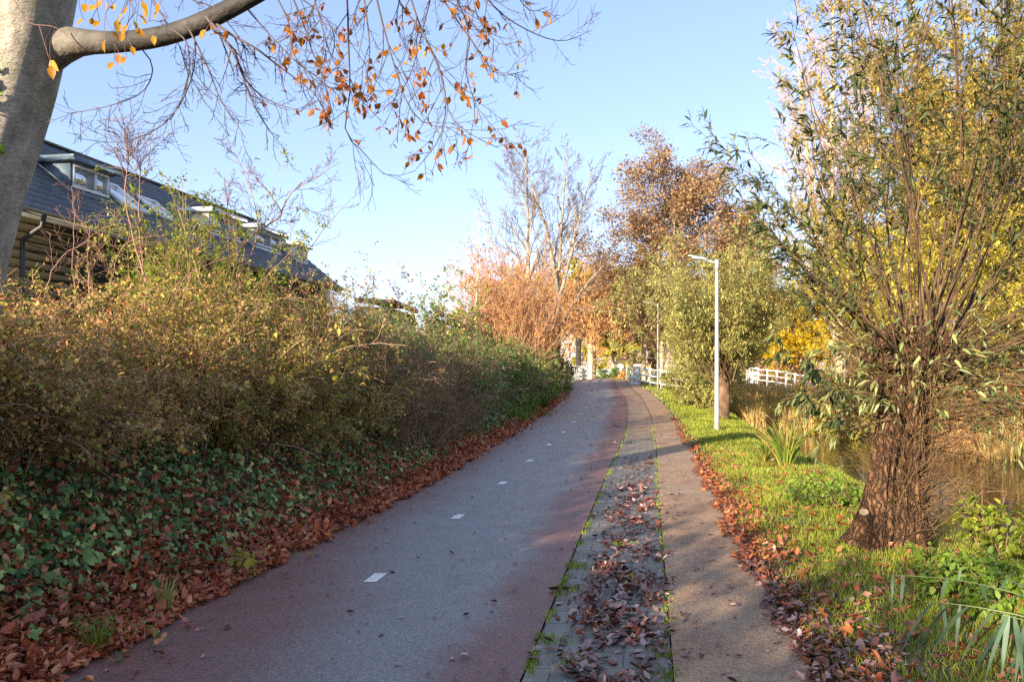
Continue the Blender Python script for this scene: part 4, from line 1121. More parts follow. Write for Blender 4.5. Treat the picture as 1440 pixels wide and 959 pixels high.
def gnarl(pts, rads, k=72, amp=.16, seed=0.0):
    m_ = len(pts); tan = nrm(np.gradient(pts, axis=0)); a = nrm(np.cross(tan, [0, 1., .1])); c = np.cross(tan, a); th = np.arange(k) * 2 * np.pi / k
    z = np.linspace(0, 1, m_)[:, None] * 8
    q = 1 + amp * (.5 * np.sin(4 * th + z * .5 + seed) + .4 * np.sin(7 * th - z * .4 + seed * 2) + .35 * np.sin(11 * th + z * .8) + .3 * np.sin(2 * th + z + seed)) - amp * .55 * np.abs(np.sin(10.5 * th + 1.3 * np.sin(z * 2.1 + th * 2) + seed)) ** .5 * .6 + amp * .25 * np.sin(23 * th + 2 * np.sin(3 * z)) * np.sin(z * 5 + th * 3) + amp * .12 * rng.normal(size=(m_, k))
    q = q + .36 * np.exp(-z * 1.1) * (.5 + .5 * np.sin(3 * th + seed))[None]
    v = pts[:, None] + a[:, None] * (rads[:, None] * q * np.cos(th))[..., None] + c[:, None] * (rads[:, None] * q * np.sin(th))[..., None]
    i = np.arange(m_ - 1)[:, None] * k; j = np.arange(k)[None]
    return v.reshape(-1, 3), np.stack([i + j, i + (j + 1) % k, i + k + (j + 1) % k, i + k + j], -1).reshape(-1, 4), np.arange((m_ - 1) * k, m_ * k)[None]


b = B()
tr = resample([wb + [0.13, 0, -.15], P(1281, 740, 8.2), P(1281, 660, 8.2), P(1280, 590, 8.2), P(1278, 545, 8.25), P(1286, 505, 8.3), P(1288, 470, 8.3), P(1290, 445, 8.3)], 110)
v, f, cp = gnarl(tr, np.interp(np.linspace(0, 1, 110), [0, .1, .3, .5, .7, .82, .92, 1], [.215, .155, .13, .145, .2, .31, .29, .1]), amp=.34)
b.add(v, [f, cp]); part(b, 'trunk', BK['willow'], wt, False); b = B()
tr2 = resample([P(1222, 768, 8.25), P(1232, 720, 8.2), P(1240, 660, 8.2), P(1250, 600, 8.2), P(1262, 540, 8.25), P(1262, 500, 8.25)], 70)
v, f, cp = gnarl(tr2, np.interp(np.linspace(0, 1, 70), [0, .2, .5, .8, 1], [.19, .135, .115, .145, .12]), 48, .18, 2.2); b.add(v, [f, cp]); part(b, 'side_stem', BK['willow'], wt, False)
# knuckles of the pollard head
for (px, py, Y, r) in ((1222, 500, 8.2, .12), (1245, 480, 8.1, .13), (1280, 470, 8.15, .11), (1315, 475, 8.2, .11), (1342, 490, 8.2, .13), (1352, 515, 8.3, .11), (1250, 510, 8.1, .1), (1300, 490, 8.05, .11), (1290, 480, 8.55, .17), (1335, 520, 8.2, .13), (1230, 540, 8.1, .1)):
    c_ = P(px, py, Y); r = r * .85; th = np.linspace(-np.pi / 2 + .01, np.pi / 2 - .01, 15)
    kp = np.stack([np.full(15, c_[0]), np.full(15, c_[1]), c_[2] + np.sin(th) * r * .95], 1)
    kr = np.cos(th) * r
    b = B()
    b.tubes(kp, kr, 20)
    q_ = b.v[-1] - c_; q_ = q_ * (1 + .22 * np.sin(q_[:, :1] * 40 + 9 * px) * np.sin(q_[:, 2:] * 31 + px) + .14 * np.sin(q_[:, 1:2] * 70 + px) + .1 * rng.normal(size=(len(q_), 1))); b.v[-1] = c_ + q_
    part(b, 'knuckle', BK['willow'], wt, False)
# pale saw cut on the low stem
b = B(); c_ = P(1216, 720, 8.0); c_[1] = 8.02
th = np.linspace(0, 2 * np.pi, 20, endpoint=False); nrm_ = nrm(np.array([-.5, -.8, .35])); ax = nrm(np.cross(nrm_, [0, 0, 1.])); ay = np.cross(nrm_, ax)
ring = c_ + ax * (np.cos(th) * .045)[:, None] + ay * (np.sin(th) * .034)[:, None]
b.add(np.vstack([ring, ring - nrm_ * .16]), [[(i, (i + 1) % 20, 20 + (i + 1) % 20, 20 + i) for i in range(20)], ])
b.add(ring + nrm_ * .001, [np.arange(20)[None]])
part(b, 'sawn_stub', plain('fresh cut wood', '#8e7c60', .85), wt)
# shoots
hc = P(1286, 500, 8.3)
n = 66
ang = np.r_[rng.uniform(-1.2, 1.2, 58), rng.uniform(.6, 1.7, 8)]                 # lean angle in the picture plane: left .. right
dep = rng.normal(size=n) * .35
st = hc + np.stack([np.sin(ang) * .36 + rng.normal(size=n) * .08, dep * .5 - .05, np.cos(ang) * .16 - .06 + rng.normal(size=n) * .11], 1)
d = nrm(np.stack([np.sin(ang) * 1.0, dep, np.cos(ang) * .9 + .22], 1))
L = np.interp(ang, [-1.25, -.8, -.45, -.2, .7, 1.3, 1.8], [2.0, 2.7, 3.5, 4.7, 4.4, 3.0, 2.3]) * rng.uniform(.75, 1.12, n)
m = 16; sh = np.empty((n, m, 3)); sh[:, 0] = st
cv = rng.normal(size=(n, 1)) * .02
for k in range(m - 1):
    upw = np.where(np.abs(ang) < 1.2, .034, .02)[:, None]
    d = nrm(d + np.array([0, 0, 1.]) * upw + np.array([1., 0, 0]) * cv + rng.normal(size=(n, 3)) * .06)
    sh[:, k + 1] = sh[:, k] + d * (L / (m - 1))[:, None]
shr = (rng.uniform(.008, .019, n) * np.interp(np.abs(ang), [0, 1.2, 1.8], [1.0, .8, .6]) * np.where(ang > .45, .7, 1))[:, None] * np.linspace(1, .16, m)[None] ** .85
b = B(); b.tubes(sh, shr, 7)
# heavier old limbs on the right, one sawn
for px, r in (([(1350, 490, 8.3), (1380, 492, 8.25), (1408, 490, 8.2), (1428, 478, 8.2), (1470, 455, 8.2)], .035), ([(1335, 480, 8.3), (1355, 445, 8.3), (1372, 405, 8.3)], .036)):
    p_ = resample(PL(px), 14); b.tubes(p_, np.linspace(r, r * .6, 14), 9, cap=True)
part(b, 'shoots', BK['willow'] if False else noise_mat('willow shoot bark', ['#2c2118', '#4c3a28', '#6a543c'], 6, .8, .3, 40), wt, True)
tw, twr = grow(sh, shr, 11, .25, 1, .17, .55, 7, .02, .09, .45, .35, .35, .0022)
tws, twsr = grow(tw, twr, 3, .2, 1, .45, .5, 5, .0, .1, .6, .5, .3, .0018)
# epicormic sprouts on trunk and head
n = 1100
zz = rng.uniform(0, 1, n) ** .8; ip = zz * 92; base_ = tr[ip.astype(int) + 5]
an = rng.uniform(0, 2 * np.pi, n); o_ = np.stack([np.cos(an), np.sin(an), np.zeros(n)], 1)
rw = np.interp(zz, [0, .25, .5, .75, 1], [.17, .14, .17, .26, .3])
ep = np.empty((n, 8, 3)); ep[:, 0] = base_ + o_ * rw[:, None] * .9; d = nrm(o_ + np.array([0, 0, .7]) + rng.normal(size=(n, 3)) * .5)
LL = rng.uniform(.25, .95, n)
for k in range(7):
    d = nrm(d + rng.normal(size=(n, 3)) * .14 + np.array([0, 0, .03])); ep[:, k + 1] = ep[:, k] + d * (LL / 7)[:, None]
epr = np.broadcast_to(rng.uniform(.002, .0055, n)[:, None] * np.linspace(1, .4, 8), (n, 8))
# drooping side brush, low on the right and left
n2 = 70; an = np.r_[rng.uniform(1.2, 2.2, 50), rng.uniform(-2.0, -1.2, 20)]
s0 = np.stack([np.sin(an) * .3, rng.normal(size=n2) * .2, rng.uniform(-.9, .1, n2)], 1) + hc
br_ = np.empty((n2, 12, 3)); br_[:, 0] = s0; d = nrm(np.stack([np.sin(an), rng.normal(size=n2) * .3, np.cos(an) * .6 + .25], 1)); LL = np.where(an > 0, rng.uniform(1.0, 2.4, n2), rng.uniform(.6, 1.3, n2))
for k in range(11):
    d = nrm(d + rng.normal(size=(n2, 3)) * .08 + np.array([0, 0, -.045])); br_[:, k + 1] = br_[:, k] + d * (LL / 11)[:, None]
brr = np.broadcast_to(rng.uniform(.004, .009, n2)[:, None] * np.linspace(1, .3, 12), (n2, 12))
bt_, btr = grow(br_, brr, 8, .15, 1, .3, .7, 6, -.02, .14, .6, .5, .3, .002)
# a low leafy branch reaching left over the bank
lb = resample(PL([(1215, 610, 8.1), (1190, 560, 7.9), (1165, 530, 7.7), (1130, 505, 7.6), (1095, 480, 7.5)]), 14)
lb2 = resample(PL([(1200, 600, 8.1), (1185, 585, 7.9), (1160, 572, 7.8), (1125, 555, 7.7)]), 14)
lb_, lbr = grow(np.stack([lb, lb2]), np.stack([np.linspace(.008, .003, 14)] * 2), 9, .2, 1, .3, .6, 6, -.03, .1, .6, .5, .2, .002)
b = B(); b.tubes(tw, twr, 4); b.tubes(tws, twsr, 3); b.tubes(ep, epr, 4); b.tubes(br_, brr, 5); b.tubes(bt_, btr, 3)
b.tubes(np.stack([lb, lb2]), np.stack([np.linspace(.008, .003, 14)] * 2), 5); b.tubes(lb_, lbr, 3)
part(b, 'twigs', TW['willow'], wt, True)


def lance_on(b, tw, n, L0, asp=.2, t0=.1, droop=.35):
    p, tan, _ = on_twigs(tw, n, t0, 1, .008)
    d = nrm(tan * .8 + rdir(n) * .55 + np.array([0, 0, -droop])); L = L0 * rng.uniform(.6, 1.25, n)
    b.leaves(p, d, rdir(n) * .7 + np.array([0, 0, 1.]), L, L * asp * rng.uniform(.8, 1.25, n), LANCE)


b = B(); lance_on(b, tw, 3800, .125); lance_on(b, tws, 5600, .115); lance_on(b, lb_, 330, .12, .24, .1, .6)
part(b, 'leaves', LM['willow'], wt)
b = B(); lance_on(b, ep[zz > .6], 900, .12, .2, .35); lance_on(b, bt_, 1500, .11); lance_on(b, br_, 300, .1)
part(b, 'leaves', LM['willowlit'], wt)['label'] = 'leaves in a paler sunlit colour around the pollard head'
print('willow done')

# ------------------------------------------------------------------ plants on the pond bank
def irises(name, label, base, n, L, W, mat, spread, cat='plant'):
    return tuft(name, label, cat, base, n, L, W, mat, spread)


c_ = gp(1105, 15.0)
irises('iris_clump', 'clump of long sword leaves at the pond edge beside the lamp post', c_, 150, 1.05, .026, LM['iris'], .42)
irises('iris_clump', 'smaller clump of arching sword leaves on the grass left of the big iris clump', gp(1075, 15.4), 60, .75, .022, LM['iris'], .75)
base = disc(60, *gp(1165, 10.8)[:2], .5, .7)
shrub('nettle_patch', 'low patch of lit nettles left of the pollard trunk', 'plant', base, .32, (0, 0, 0), .35, 6, 1900, LM['weed'], 'tan', .06, .55, OVATE, rs=.003, sub=1)
base = disc(18, *gp(1425, 8.3)[:2], .4, .45)
shrub('nettle_patch', 'yellow green nettles with tan stems at the right edge by the water', 'plant', base, .62, (0, 0, 0), .3, 7, 1300, LM['lime'], 'tan', .07, .6, OVATE, rs=.004, sub=1)
base = disc(80, *gp(1425, 6.3)[:2], .75, .7)
shrub('nettle_patch', 'shaded green nettles at the right edge behind the reed leaves', 'plant', base, .3, (0, 0, 0), .35, 6, 2800, LM['weed'], 'tan', .06, .6, OVATE, rs=.003, sub=1)
# arching dry stems
b = B(); st = []
for k in range(16):
    s0 = gp(1400 + rng.uniform(-30, 80), 8.6 + rng.normal() * .5); st.append(resample([s0, s0 + [-.1 + rng.normal() * .1, 0, .45], s0 + [-.3 + rng.normal() * .2, .1, .6 + rng.random() * .3], s0 + [-.6 + rng.normal() * .2, 0, .4 + rng.random() * .3]], 10))
b.tubes(np.array(st), np.full((16, 10), .005), 4)
tt = empty('dead_stems', st[0][0], 'arching dead tan stems at the right edge over the pond', 'plant'); part(b, 'stems', TW['tan'], tt, True)


def reed(label, line, r, lv, Lf):
    p = resample(PL(line), 20); t = empty('reed_plant', p[0], label, 'reed', 'reeds leaning in at the bottom right')
    b = B(); b.tubes(p, np.linspace(r, r * .4, 20), 6); part(b, 'stalk', TW['tan'] if False else twig_mat('reed stalk', ['#5f7048', '#7a8458']), t, True)
    b = B()
    for (s, dx, dz, L, wd) in lv:
        i = s * 19; q = p[int(i)]; m_ = 8; d = nrm(np.array([dx, -.15 + rng.normal() * .1, dz])); pts = [q]
        for k in range(m_ - 1):
            d = nrm(d + np.array([0, 0, -.13])); pts.append(pts[-1] + d * L / (m_ - 1))
        pts = np.array(pts); side = nrm(np.cross(np.gradient(pts, axis=0), np.array([.3 + rng.normal() * .3, 1., .5])))
        wv = 1.05 * wd * np.array([.5, .9, 1, .95, .8, .6, .35, .02])[:, None] / 2
        b.add(np.stack([pts - side * wv, pts + side * wv], 1).reshape(-1, 3), [[(2 * k, 2 * k + 1, 2 * k + 3, 2 * k + 2) for k in range(m_ - 1)]], rng.random())
    part(b, 'leaves', LM['reedg'], t)


reed('long nearly level reed stalk with short hanging leaves, uppermost of the reeds', [(1520, 880, 5.2), (1450, 842, 5.2), (1390, 824, 5.2), (1330, 813, 5.2), (1240, 807, 5.2)], .005, [(.25, -.2, .3, .3, .022), (.35, -.5, .1, .16, .02), (.55, .5, -.8, .14, .022), (.72, -.5, -.8, .15, .02), (.92, -.3, -1, .2, .022), (.98, -.1, -1, .22, .018), (.45, .3, .9, .13, .02), (.65, .1, .9, .1, .016)], 0)
reed('reed stalk drooping left with long broad blades hanging over leaf litter', [(1530, 905, 4.9), (1450, 870, 4.9), (1400, 858, 4.9), (1350, 850, 4.9), (1300, 845, 4.9)], .006,
     [(.3, -.4, -.8, .5, .03), (.4, -.5, -.5, .5, .03), (.5, -.6, -.5, .5, .026), (.62, -.7, -.5, .42, .024), (.75, -.8, -.4, .42, .026), (.88, -.9, -.5, .4, .024), (.98, -.8, -.7, .4, .02), (.8, -.2, -1, .3, .02), (.55, -.1, -1, .35, .024), (.9, .1, -1, .26, .02)], 0)
reed('thick cluster of broad reed blades in the bottom right corner', [(1560, 930, 4.5), (1480, 890, 4.5), (1440, 872, 4.5), (1410, 864, 4.5)], .006,
     [(.4, -.1, -1, .42, .032), (.5, -.25, -1, .4, .03), (.6, -.3, -.9, .4, .03), (.7, -.1, -1, .36, .034), (.8, -.4, -.9, .38, .03), (.9, .1, -1, .36, .03), (.98, -.3, -1, .34, .026), (.75, .4, -.9, .36, .03), (.95, -.6, -.7, .4, .024), (.66, -.6, -.4, .4, .024)], 0)

# golden reed beds across the water
def reedbed(label, n, x0, x1, y0, y1, h, mat):
    X = rng.uniform(x0, x1, n); Y = rng.uniform(y0, y1, n); p = np.stack([X, Y, np.maximum(ground(X, Y), WATER - .1)], 1)
    t = empty('reed_bed', p[0], label, 'reeds')
    b = B(); d = nrm(np.stack([rng.normal(size=n) * .22, rng.normal(size=n) * .22, np.ones(n)], 1))
    b.leaves(p, d, rdir(n) * [1, 1, .2], h * rng.uniform(.5, 1.15, n), .035, LONG); part(b, 'stalks', mat, t)


reedbed('bank of golden dry reeds beyond the far end of the pond', 9000, 10.6, 19, 36.5, 43, 1.35, LM['reed'])
reedbed('sunlit pale reeds standing in the pond behind the lamp post and olive willow', 5000, 9.6, 14.5, 31.5, 36.5, 1.25, LM['reed'])
reedbed('tan reeds on the far bank of the pond behind the pollard trunk', 7000, 14.0, 17, 22, 36, 1.3, LM['reed'])
print('bank done')

# ------------------------------------------------------------------ trees, right side
def shoots_tree(name, label, x, y, H, n, spread, mat, twig, leaf_n, size, asp, tmpl=DIAMOND, lean=(0, 0, 0), cat='tree', r=.5, group=None, trunkh=1.2, rs=.05, n_tw=8, sub=4, arch=-.03, tw_frac=.3, hj=(.65, 1.1), bark='brown', tr=.25, tw_up=0.0, m=9, leaf_off=.06, lvl0=.15):
    z = float(ground(x, y)); base = np.array([x, y, z])
    t, pts, tw = shrub(name, label, cat, np.stack([x + rng.normal(size=n) * r * .4, y + rng.normal(size=n) * r * .4, np.full(n, z + trunkh) + rng.normal(size=n) * .15], 1), H, lean, spread, n_tw, leaf_n, mat, twig, size, asp, tmpl, rs, arch, tw_frac, .7, group, sub, m, lvl0, leaf_off, hj, tw_up, .006)
    b = B(); tp_ = resample([base + [0, 0, -.2], base + [.05, 0, trunkh * .5], base + [0, .05, trunkh + .3]], 10)
    b.tubes(tp_, np.interp(np.linspace(0, 1, 10), [0, .2, .8, 1], [tr * 1.35, tr, tr * 1.1, tr * .8]), 10, cap=True)
    part(b, 'trunk', BK[bark], t, True)
    return t


w2 = P(1020, 590, 27); shoots_tree('olive_willow', 'bushy olive green willow standing just behind the near lamp post', w2[0] - .1, 27, 4.5, 60, .33, LM['oliver'], 'willow', 72000, .095, .3, r=.5, trunkh=1.3, rs=.018, arch=-.03, n_tw=12, sub=4, tr=.2, bark='brown')
w3 = P(945, 570, 36); shoots_tree('olive_willow', 'pale green willow bush overhanging the footpath left of the near lamp post', w3[0] + 1.7, 36, 4.6, 55, .27, LM['oliver'], 'willow', 90000, .11, .3, r=.6, trunkh=.5, rs=.02, n_tw=11, sub=4, tr=.18, arch=-.015)
base = disc(45, P(962, 585, 32)[0] + .9, 32, .8, 1.6)
shrub('willow_scrub', 'low sunlit willow scrub along the footpath below the olive willows', 'bush', base, 1.9, (-.15, -.1, 0), .35, 9, 30000, LM['oliver'], 'willow', .09, .3, rs=.01, sub=3)
base = disc(40, P(1068, 560, 36)[0], 36.6, 1.6, 1)
shrub('bank_bush', 'olive bush at the end of the pond behind the lamp post', 'bush', base, 1.0, (0, 0, 0), .4, 9, 7000, LM['ygreen'], 'tan', .12, .35, rs=.012, sub=3)

base = np.vstack([disc(50, 17.5, 20.5, 2.0, 2.5), disc(50, 16.0, 14.0, 1.6, 3.0)])
shrub('bank_bush', 'dense tan and olive scrub on the far bank, just outside the right edge', 'bush', base, 3.0, (-.1, -.1, 0), .45, 10, 22000, LM['ygreen'], 'tan', .1, .4, rs=.012, sub=3)

# russet alder
x, y = P(950, 520, 56)[:2]; g = float(ground(x, y))
tree('alder_tree', 'tall russet tree with tiered branches behind the olive willows', 'tree', [(np.array([[x, y, g], [x + .1, y, g + 6], [x - .1, y, g + 12], [x + .2, y, g + 14.8]]), .26, .03)],
     [dict(per=60, t0=.2, t1=1, frac=.6, spread=1.2, m=8, up=.03, jit=.09, rr=.42, tip=.2, taper=.55),
      dict(per=12, t0=.15, t1=1, frac=.42, spread=.9, m=6, up=-.02, jit=.14, rr=.5, tip=.3, perpbias=np.array([0, 0, -.3])),
      dict(per=5, t0=.1, t1=1, frac=.55, spread=.9, m=4, up=-.05, jit=.15, rr=.6, tip=.4, rmin=.008)],
     dict(n=85000, size=.14, asp=.75, tmpl=DIAMOND, off=.28), 'grey', 'dark', LM['alder'])
x, y = P(1035, 520, 60)[:2]; g = float(ground(x, y))
tree('alder_tree', 'second russet tree glimpsed through the willow shoots right of the lamp post', 'tree', [(np.array([[x, y, g], [x + .1, y, g + 6], [x - .1, y, g + 10], [x + .2, y, g + 13]]), .22, .03)],
     [dict(per=38, t0=.2, t1=1, frac=.42, spread=1.2, m=8, up=.02, jit=.08, rr=.42, tip=.2, taper=.7),
      dict(per=9, t0=.2, t1=1, frac=.38, spread=.8, m=6, up=-.03, jit=.12, rr=.5, tip=.3),
      dict(per=5, t0=.2, t1=1, frac=.45, spread=.8, m=4, up=-.05, jit=.15, rr=.6, tip=.4, rmin=.008)],
     dict(n=40000, size=.16, asp=.75, tmpl=DIAMOND, off=.2), 'grey', 'dark', LM['alder'])
# hanging yellow tree
x, y = P(1103, 520, 60)[:2]
shoots_tree('yellow_tree', 'bright yellow weeping tree behind the white railing across the pond', x, y, 10.5, 34, .36, LM['yellow'], 'yellow', 60000, .22, .4, r=.4, trunkh=1.5, rs=.03, n_tw=12, sub=4, arch=-.075, tw_up=-.25, tr=.3)
# bare pinkish tree behind the willow fan
x, y = P(1180, 520, 44)[:2]; g = float(ground(x, y))
tree('bare_tree', 'tall pinkish bare tree behind the fan of willow shoots', 'tree', [(np.array([[x, y, g], [x + .1, y, g + 4], [x - .4, y, g + 12], [x - .3, y, g + 23]]), .38, .03), (np.array([[x, y, g + 2.5], [x + 1.0, y, g + 9], [x + 2.4, y, g + 21]]), .26, .03), (np.array([[x, y, g + 3], [x - 1.0, y + .5, g + 9], [x - 2.4, y, g + 20]]), .24, .03)],
     [dict(per=26, t0=.25, t1=1, frac=.32, spread=.7, m=8, up=.06, jit=.08, rr=.42, tip=.2, taper=.6),
      dict(per=11, t0=.15, t1=1, frac=.4, spread=.6, m=6, up=.03, jit=.12, rr=.5, tip=.3),
      dict(per=8, t0=.15, t1=1, frac=.45, spread=.6, m=5, up=.02, jit=.14, rr=.6, tip=.4, rmin=.008)], None, 'pale', 'pink')
x, y = P(1385, 520, 33)[:2]
shoots_tree('yellow_willow', 'huge yellow green willow filling the sky at the right edge', x, y, 16, 60, .2, LM['ywillow'], 'willow', 130000, .19, .32, r=.8, trunkh=2.5, rs=.04, n_tw=14, sub=5, arch=-.02, tw_up=-.06, tr=.5, tw_frac=.24, leaf_off=.12, m=10, lvl0=.1)
x, y = P(1235, 520, 40)[:2]
shoots_tree('yellow_willow', 'slimmer olive yellow willow behind the left half of the pollard shoots', x, y, 9.5, 40, .24, LM['ygreen'], 'willow', 46000, .17, .32, r=.7, trunkh=1.5, rs=.035, n_tw=12, sub=5, arch=-.03, tw_up=-.06, tr=.4, leaf_off=.12)
x, y = P(1460, 520, 24)[:2]
shoots_tree('yellow_willow', 'olive willow with trunk on the far bank at the right edge', x, y, 7.5, 40, .45, LM['ygreen'], 'willow', 60000, .13, .32, r=.6, trunkh=1.2, rs=.025, n_tw=12, sub=5, arch=-.04, tr=.28)
base = disc(70, *P(1400, 560, 25)[:2], 2.0, 1.4)
shrub('bank_bush', 'pale brown twiggy scrub on the far bank at the right edge', 'bush', base, 3.2, (-.1, -.1, 0), .45, 10, 24000, LM['rust'], 'tan', .08, .4, rs=.012, sub=4)
base = disc(60, *P(1260, 560, 31)[:2], 2.6, 1.4)
shrub('bank_bush', 'olive and tan scrub on the far bank behind the pollard head', 'bush', base, 3.4, (-.1, -.1, 0), .45, 10, 36000, LM['ygreen'], 'tan', .11, .4, rs=.012, sub=4)
base = disc(70, *P(1160, 545, 57)[:2], 6, 1.8)
shrub('bank_bush', 'tan and gold scrub behind the golden reeds', 'bush', base, 3.0, (0, 0, 0), .4, 9, 20000, LM['rust'], 'tan', .14, .45, rs=.016, sub=4)

# ------------------------------------------------------------------ left distance
x, y = P(742, 520, 47)[:2]; g = float(ground(x, y))
LV = [dict(per=30, t0=.3, t1=1, frac=.42, spread=.72, m=9, up=.06, jit=.06, rr=.45, tip=.2, taper=.62),
      dict(per=9, t0=.15, t1=1, frac=.4, spread=.6, m=6, up=.04, jit=.1, rr=.5, tip=.3),
      dict(per=7, t0=.15, t1=1, frac=.45, spread=.6, m=5, up=.03, jit=.12, rr=.65, tip=.5, rmin=.010)]
tree('bare_tree', 'left of the two tall bare trees, single straight pale trunk', 'tree', [(np.array([[x, y, g], [x + .05, y, g + 5], [x + .0, y, g + 10], [x - .1, y, g + 14]]), .21, .025)], LV, None, 'grey', 'grey', group='pair of tall bare trees over the thicket')
x, y = P(783, 520, 45)[:2]; g = float(ground(x, y))
tree('bare_tree', 'right of the two tall bare trees, forking into several stems', 'tree',
     [(np.array([[x, y, g], [x + .05, y, g + 4], [x - .1, y, g + 6.5], [x - .9, y, g + 10], [x - 2, y, g + 13]]), .21, .025),
      (np.array([[x, y, g + 3.5], [x + .2, y + .3, g + 8], [x + .6, y, g + 13.4]]), .15, .02),
      (np.array([[x, y, g + 4.5], [x + .9, y - .3, g + 8], [x + 2.0, y, g + 12.5]]), .13, .02),
      (np.array([[x, y, g + 3], [x + 1.4, y, g + 5.5], [x + 3.2, y, g + 7.5]]), .08, .015)],
     [dict(LV[0], per=16, t0=.35), dict(LV[1]), dict(LV[2], per=6)], None, 'grey', 'grey', group='pair of tall bare trees over the thicket')


def thicket(label, px0, px1, Y, H, n, twig, mat, nl, group='coppiced thicket shrubs by the bridge', ry=1.5, size=.12):
    x0 = P(px0, 500, Y)[0]; x1 = P(px1, 500, Y)[0]
    base = disc(n, (x0 + x1) / 2, Y, (x1 - x0) / 2, ry)
    return shrub('thicket_shrub', label, 'shrub', base, H, (0, 0, 0), .12, 10, nl, mat, twig, size, .35, rs=.016, sub=4, tw_frac=.26, tw_spread=.5, arch=.0, hj=(.55, 1.1), rmin=.007, group=group, tw_up=.06)


thicket('orange pink thicket of upright bare stems, nearest part by the path', 690, 765, 40, 6.3, 140, 'orange', LM['rust'], 12000)
thicket('orange thicket at the left end beside the small yellow green tree', 655, 715, 42, 6.2, 110, 'orange', LM['rust'], 6000)
thicket('orange thicket at the right end below the forked bare tree', 742, 778, 44, 4.4, 70, 'orange', LM['rust'], 7000)
# pale fallen canes
b = B(); st = []
for k in range(60):
    s0 = P(rng.uniform(690, 745), rng.uniform(500, 520), 37.5 + rng.normal() * .8); s0[2] = ground(s0[0], s0[1]); e0 = s0 + [rng.normal() * .9, rng.normal() * .5, rng.uniform(1.2, 2.6)]
    st.append(resample([s0, (s0 + e0) / 2 + rng.normal(size=3) * .15, e0], 6))
b.tubes(np.array(st), np.full((60, 6), .014), 4); tt = empty('cane_clump', st[0][0], 'pale tan canes leaning out at the foot of the orange thicket', 'canes'); part(b, 'canes', TW['tan'], tt, True)
x, y = P(667, 520, 39)[:2]; g = float(ground(x, y))
tree('young_tree', 'thin pale sapling with a few dried leaves left of the orange thicket', 'tree', [(np.array([[x, y, g], [x + .1, y, g + 4], [x + .25, y, g + 8]]), .06, .012)],
     [dict(per=18, t0=.4, t1=1, frac=.2, spread=.8, m=6, up=.05, jit=.1, rr=.5, tip=.3), dict(per=6, t0=.2, t1=1, frac=.5, spread=.7, m=4, rmin=.006)], dict(n=260, size=.12, asp=.7, tmpl=DIAMOND), 'pale', 'pink', LM['alder'])


def bushy(name, label, px, Y, H, n, mat, twig, nl, size, asp=.5, trunkh=2.0, spread=.4, tr=.25, rs=.03, bark='pale', group=None, cat='tree', **kw):
    x = P(px, 520, Y)[0]; trunkh += 1.3; H -= .8; spread *= .85
    return shoots_tree(name, label, x, Y, H, n, spread, mat, twig, nl, size, asp, trunkh=trunkh, tr=tr, rs=rs, bark=bark, group=group, cat=cat, r=.6, **kw)


G2 = 'autumn trees along the path beyond the bridge'
bushy('autumn_tree', 'rounded tan orange tree behind the forked bare tree', 830, 78, 9.5, 46, LM['rust'], 'orange', 18000, .28, .35, 2.2, .45, group=G2)
bushy('autumn_tree', 'tan orange tree behind the left bare tree', 715, 80, 9.5, 46, LM['rust'], 'orange', 16000, .28, .35, 2.2, .4, group=G2)
bushy('autumn_tree', 'yellow green tree left of the path beyond the bridge, thick pale trunk', 813, 92, 8.5, 44, LM['ygreen'], 'tan', 24000, .35, .5, 4.2, .42, .3, group=G2)
bushy('autumn_tree', 'second yellow green tree beyond the bridge, left of the far bollards', 834, 100, 9.5, 44, LM['ygreen'], 'tan', 24000, .38, .5, 4.0, .42, .34, group=G2)
bushy('autumn_tree', 'orange brown tree overhanging the far path from the right', 905, 86, 10, 50, LM['rust'], 'orange', 28000, .34, .45, 3.4, .5, .22, group=G2)
bushy('autumn_tree', 'brown leaved tree right of the white house, leaning pale trunk', 913, 96, 10.5, 46, LM['alder'], 'tan', 22000, .36, .5, 3.6, .42, .2, group=G2)
bushy('autumn_tree', 'olive brown tree with pale trunk behind the right white railing', 930, 74, 9, 46, LM['oliver'], 'tan', 24000, .3, .45, 3.0, .42, .2, group=G2)
bushy('autumn_tree', 'yellowish tree closing the view at the end of the path', 862, 150, 12, 46, LM['ygreen'], 'tan', 24000, .6, .55, 3.2, .45, .3, group=G2)
bushy('autumn_tree', 'brown tree behind the white house', 893, 165, 13, 46, LM['alder'], 'tan', 20000, .6, .55, 4, .45, .3, group=G2)
base = disc(40, *P(880, 520, 118)[:2], 2.6, 1.5)
shrub('garden_bush', 'dark green clipped bush in front of the white house', 'bush', base, 1.6, (0, 0, 0), .4, 8, 3000, LM['green'], 'hedge', .25, .6, rs=.02, sub=2)
base = disc(50, *P(853, 520, 122)[:2], 3.2, 1.5)
shrub('garden_bush', 'green bush beside the pale parked car', 'bush', base, 1.5, (0, 0, 0), .4, 8, 3000, LM['weed'], 'hedge', .25, .6, rs=.02, sub=2)
# far-off wood
b = B(); n = 26000
xx = rng.uniform(-6, 190, n); yy = 190 + rng.random(n) * 30; hh = (11 + 3 * wob(xx, xx * .3, 9) + 1.5 * wob(xx, xx, 3)) * rng.random(n) ** .7
b.leaves(np.stack([xx, yy, hh + .3], 1), rdir(n), rdir(n), rng.uniform(.6, 1.2, n), .5, DIAMOND)
tag(b.build('far_woodland', LM['rust']), kind='stuff')
print('trees done')

# ================================================================== BUILT THINGS
# ---- terraced house, in the frame of the path (x across, y along)
U = np.array([.173, .985, 0]); Nn = np.array([.985, -.173, 0]); O = np.array([-3.64, 0, 0])
h = empty('terraced_house', (O[0], O[1], 1.3), 'long dark tiled house with olive boarded wall and dormers behind the hedge', 'house', rz=-math.atan2(.173, .985))
ZB = 1.3


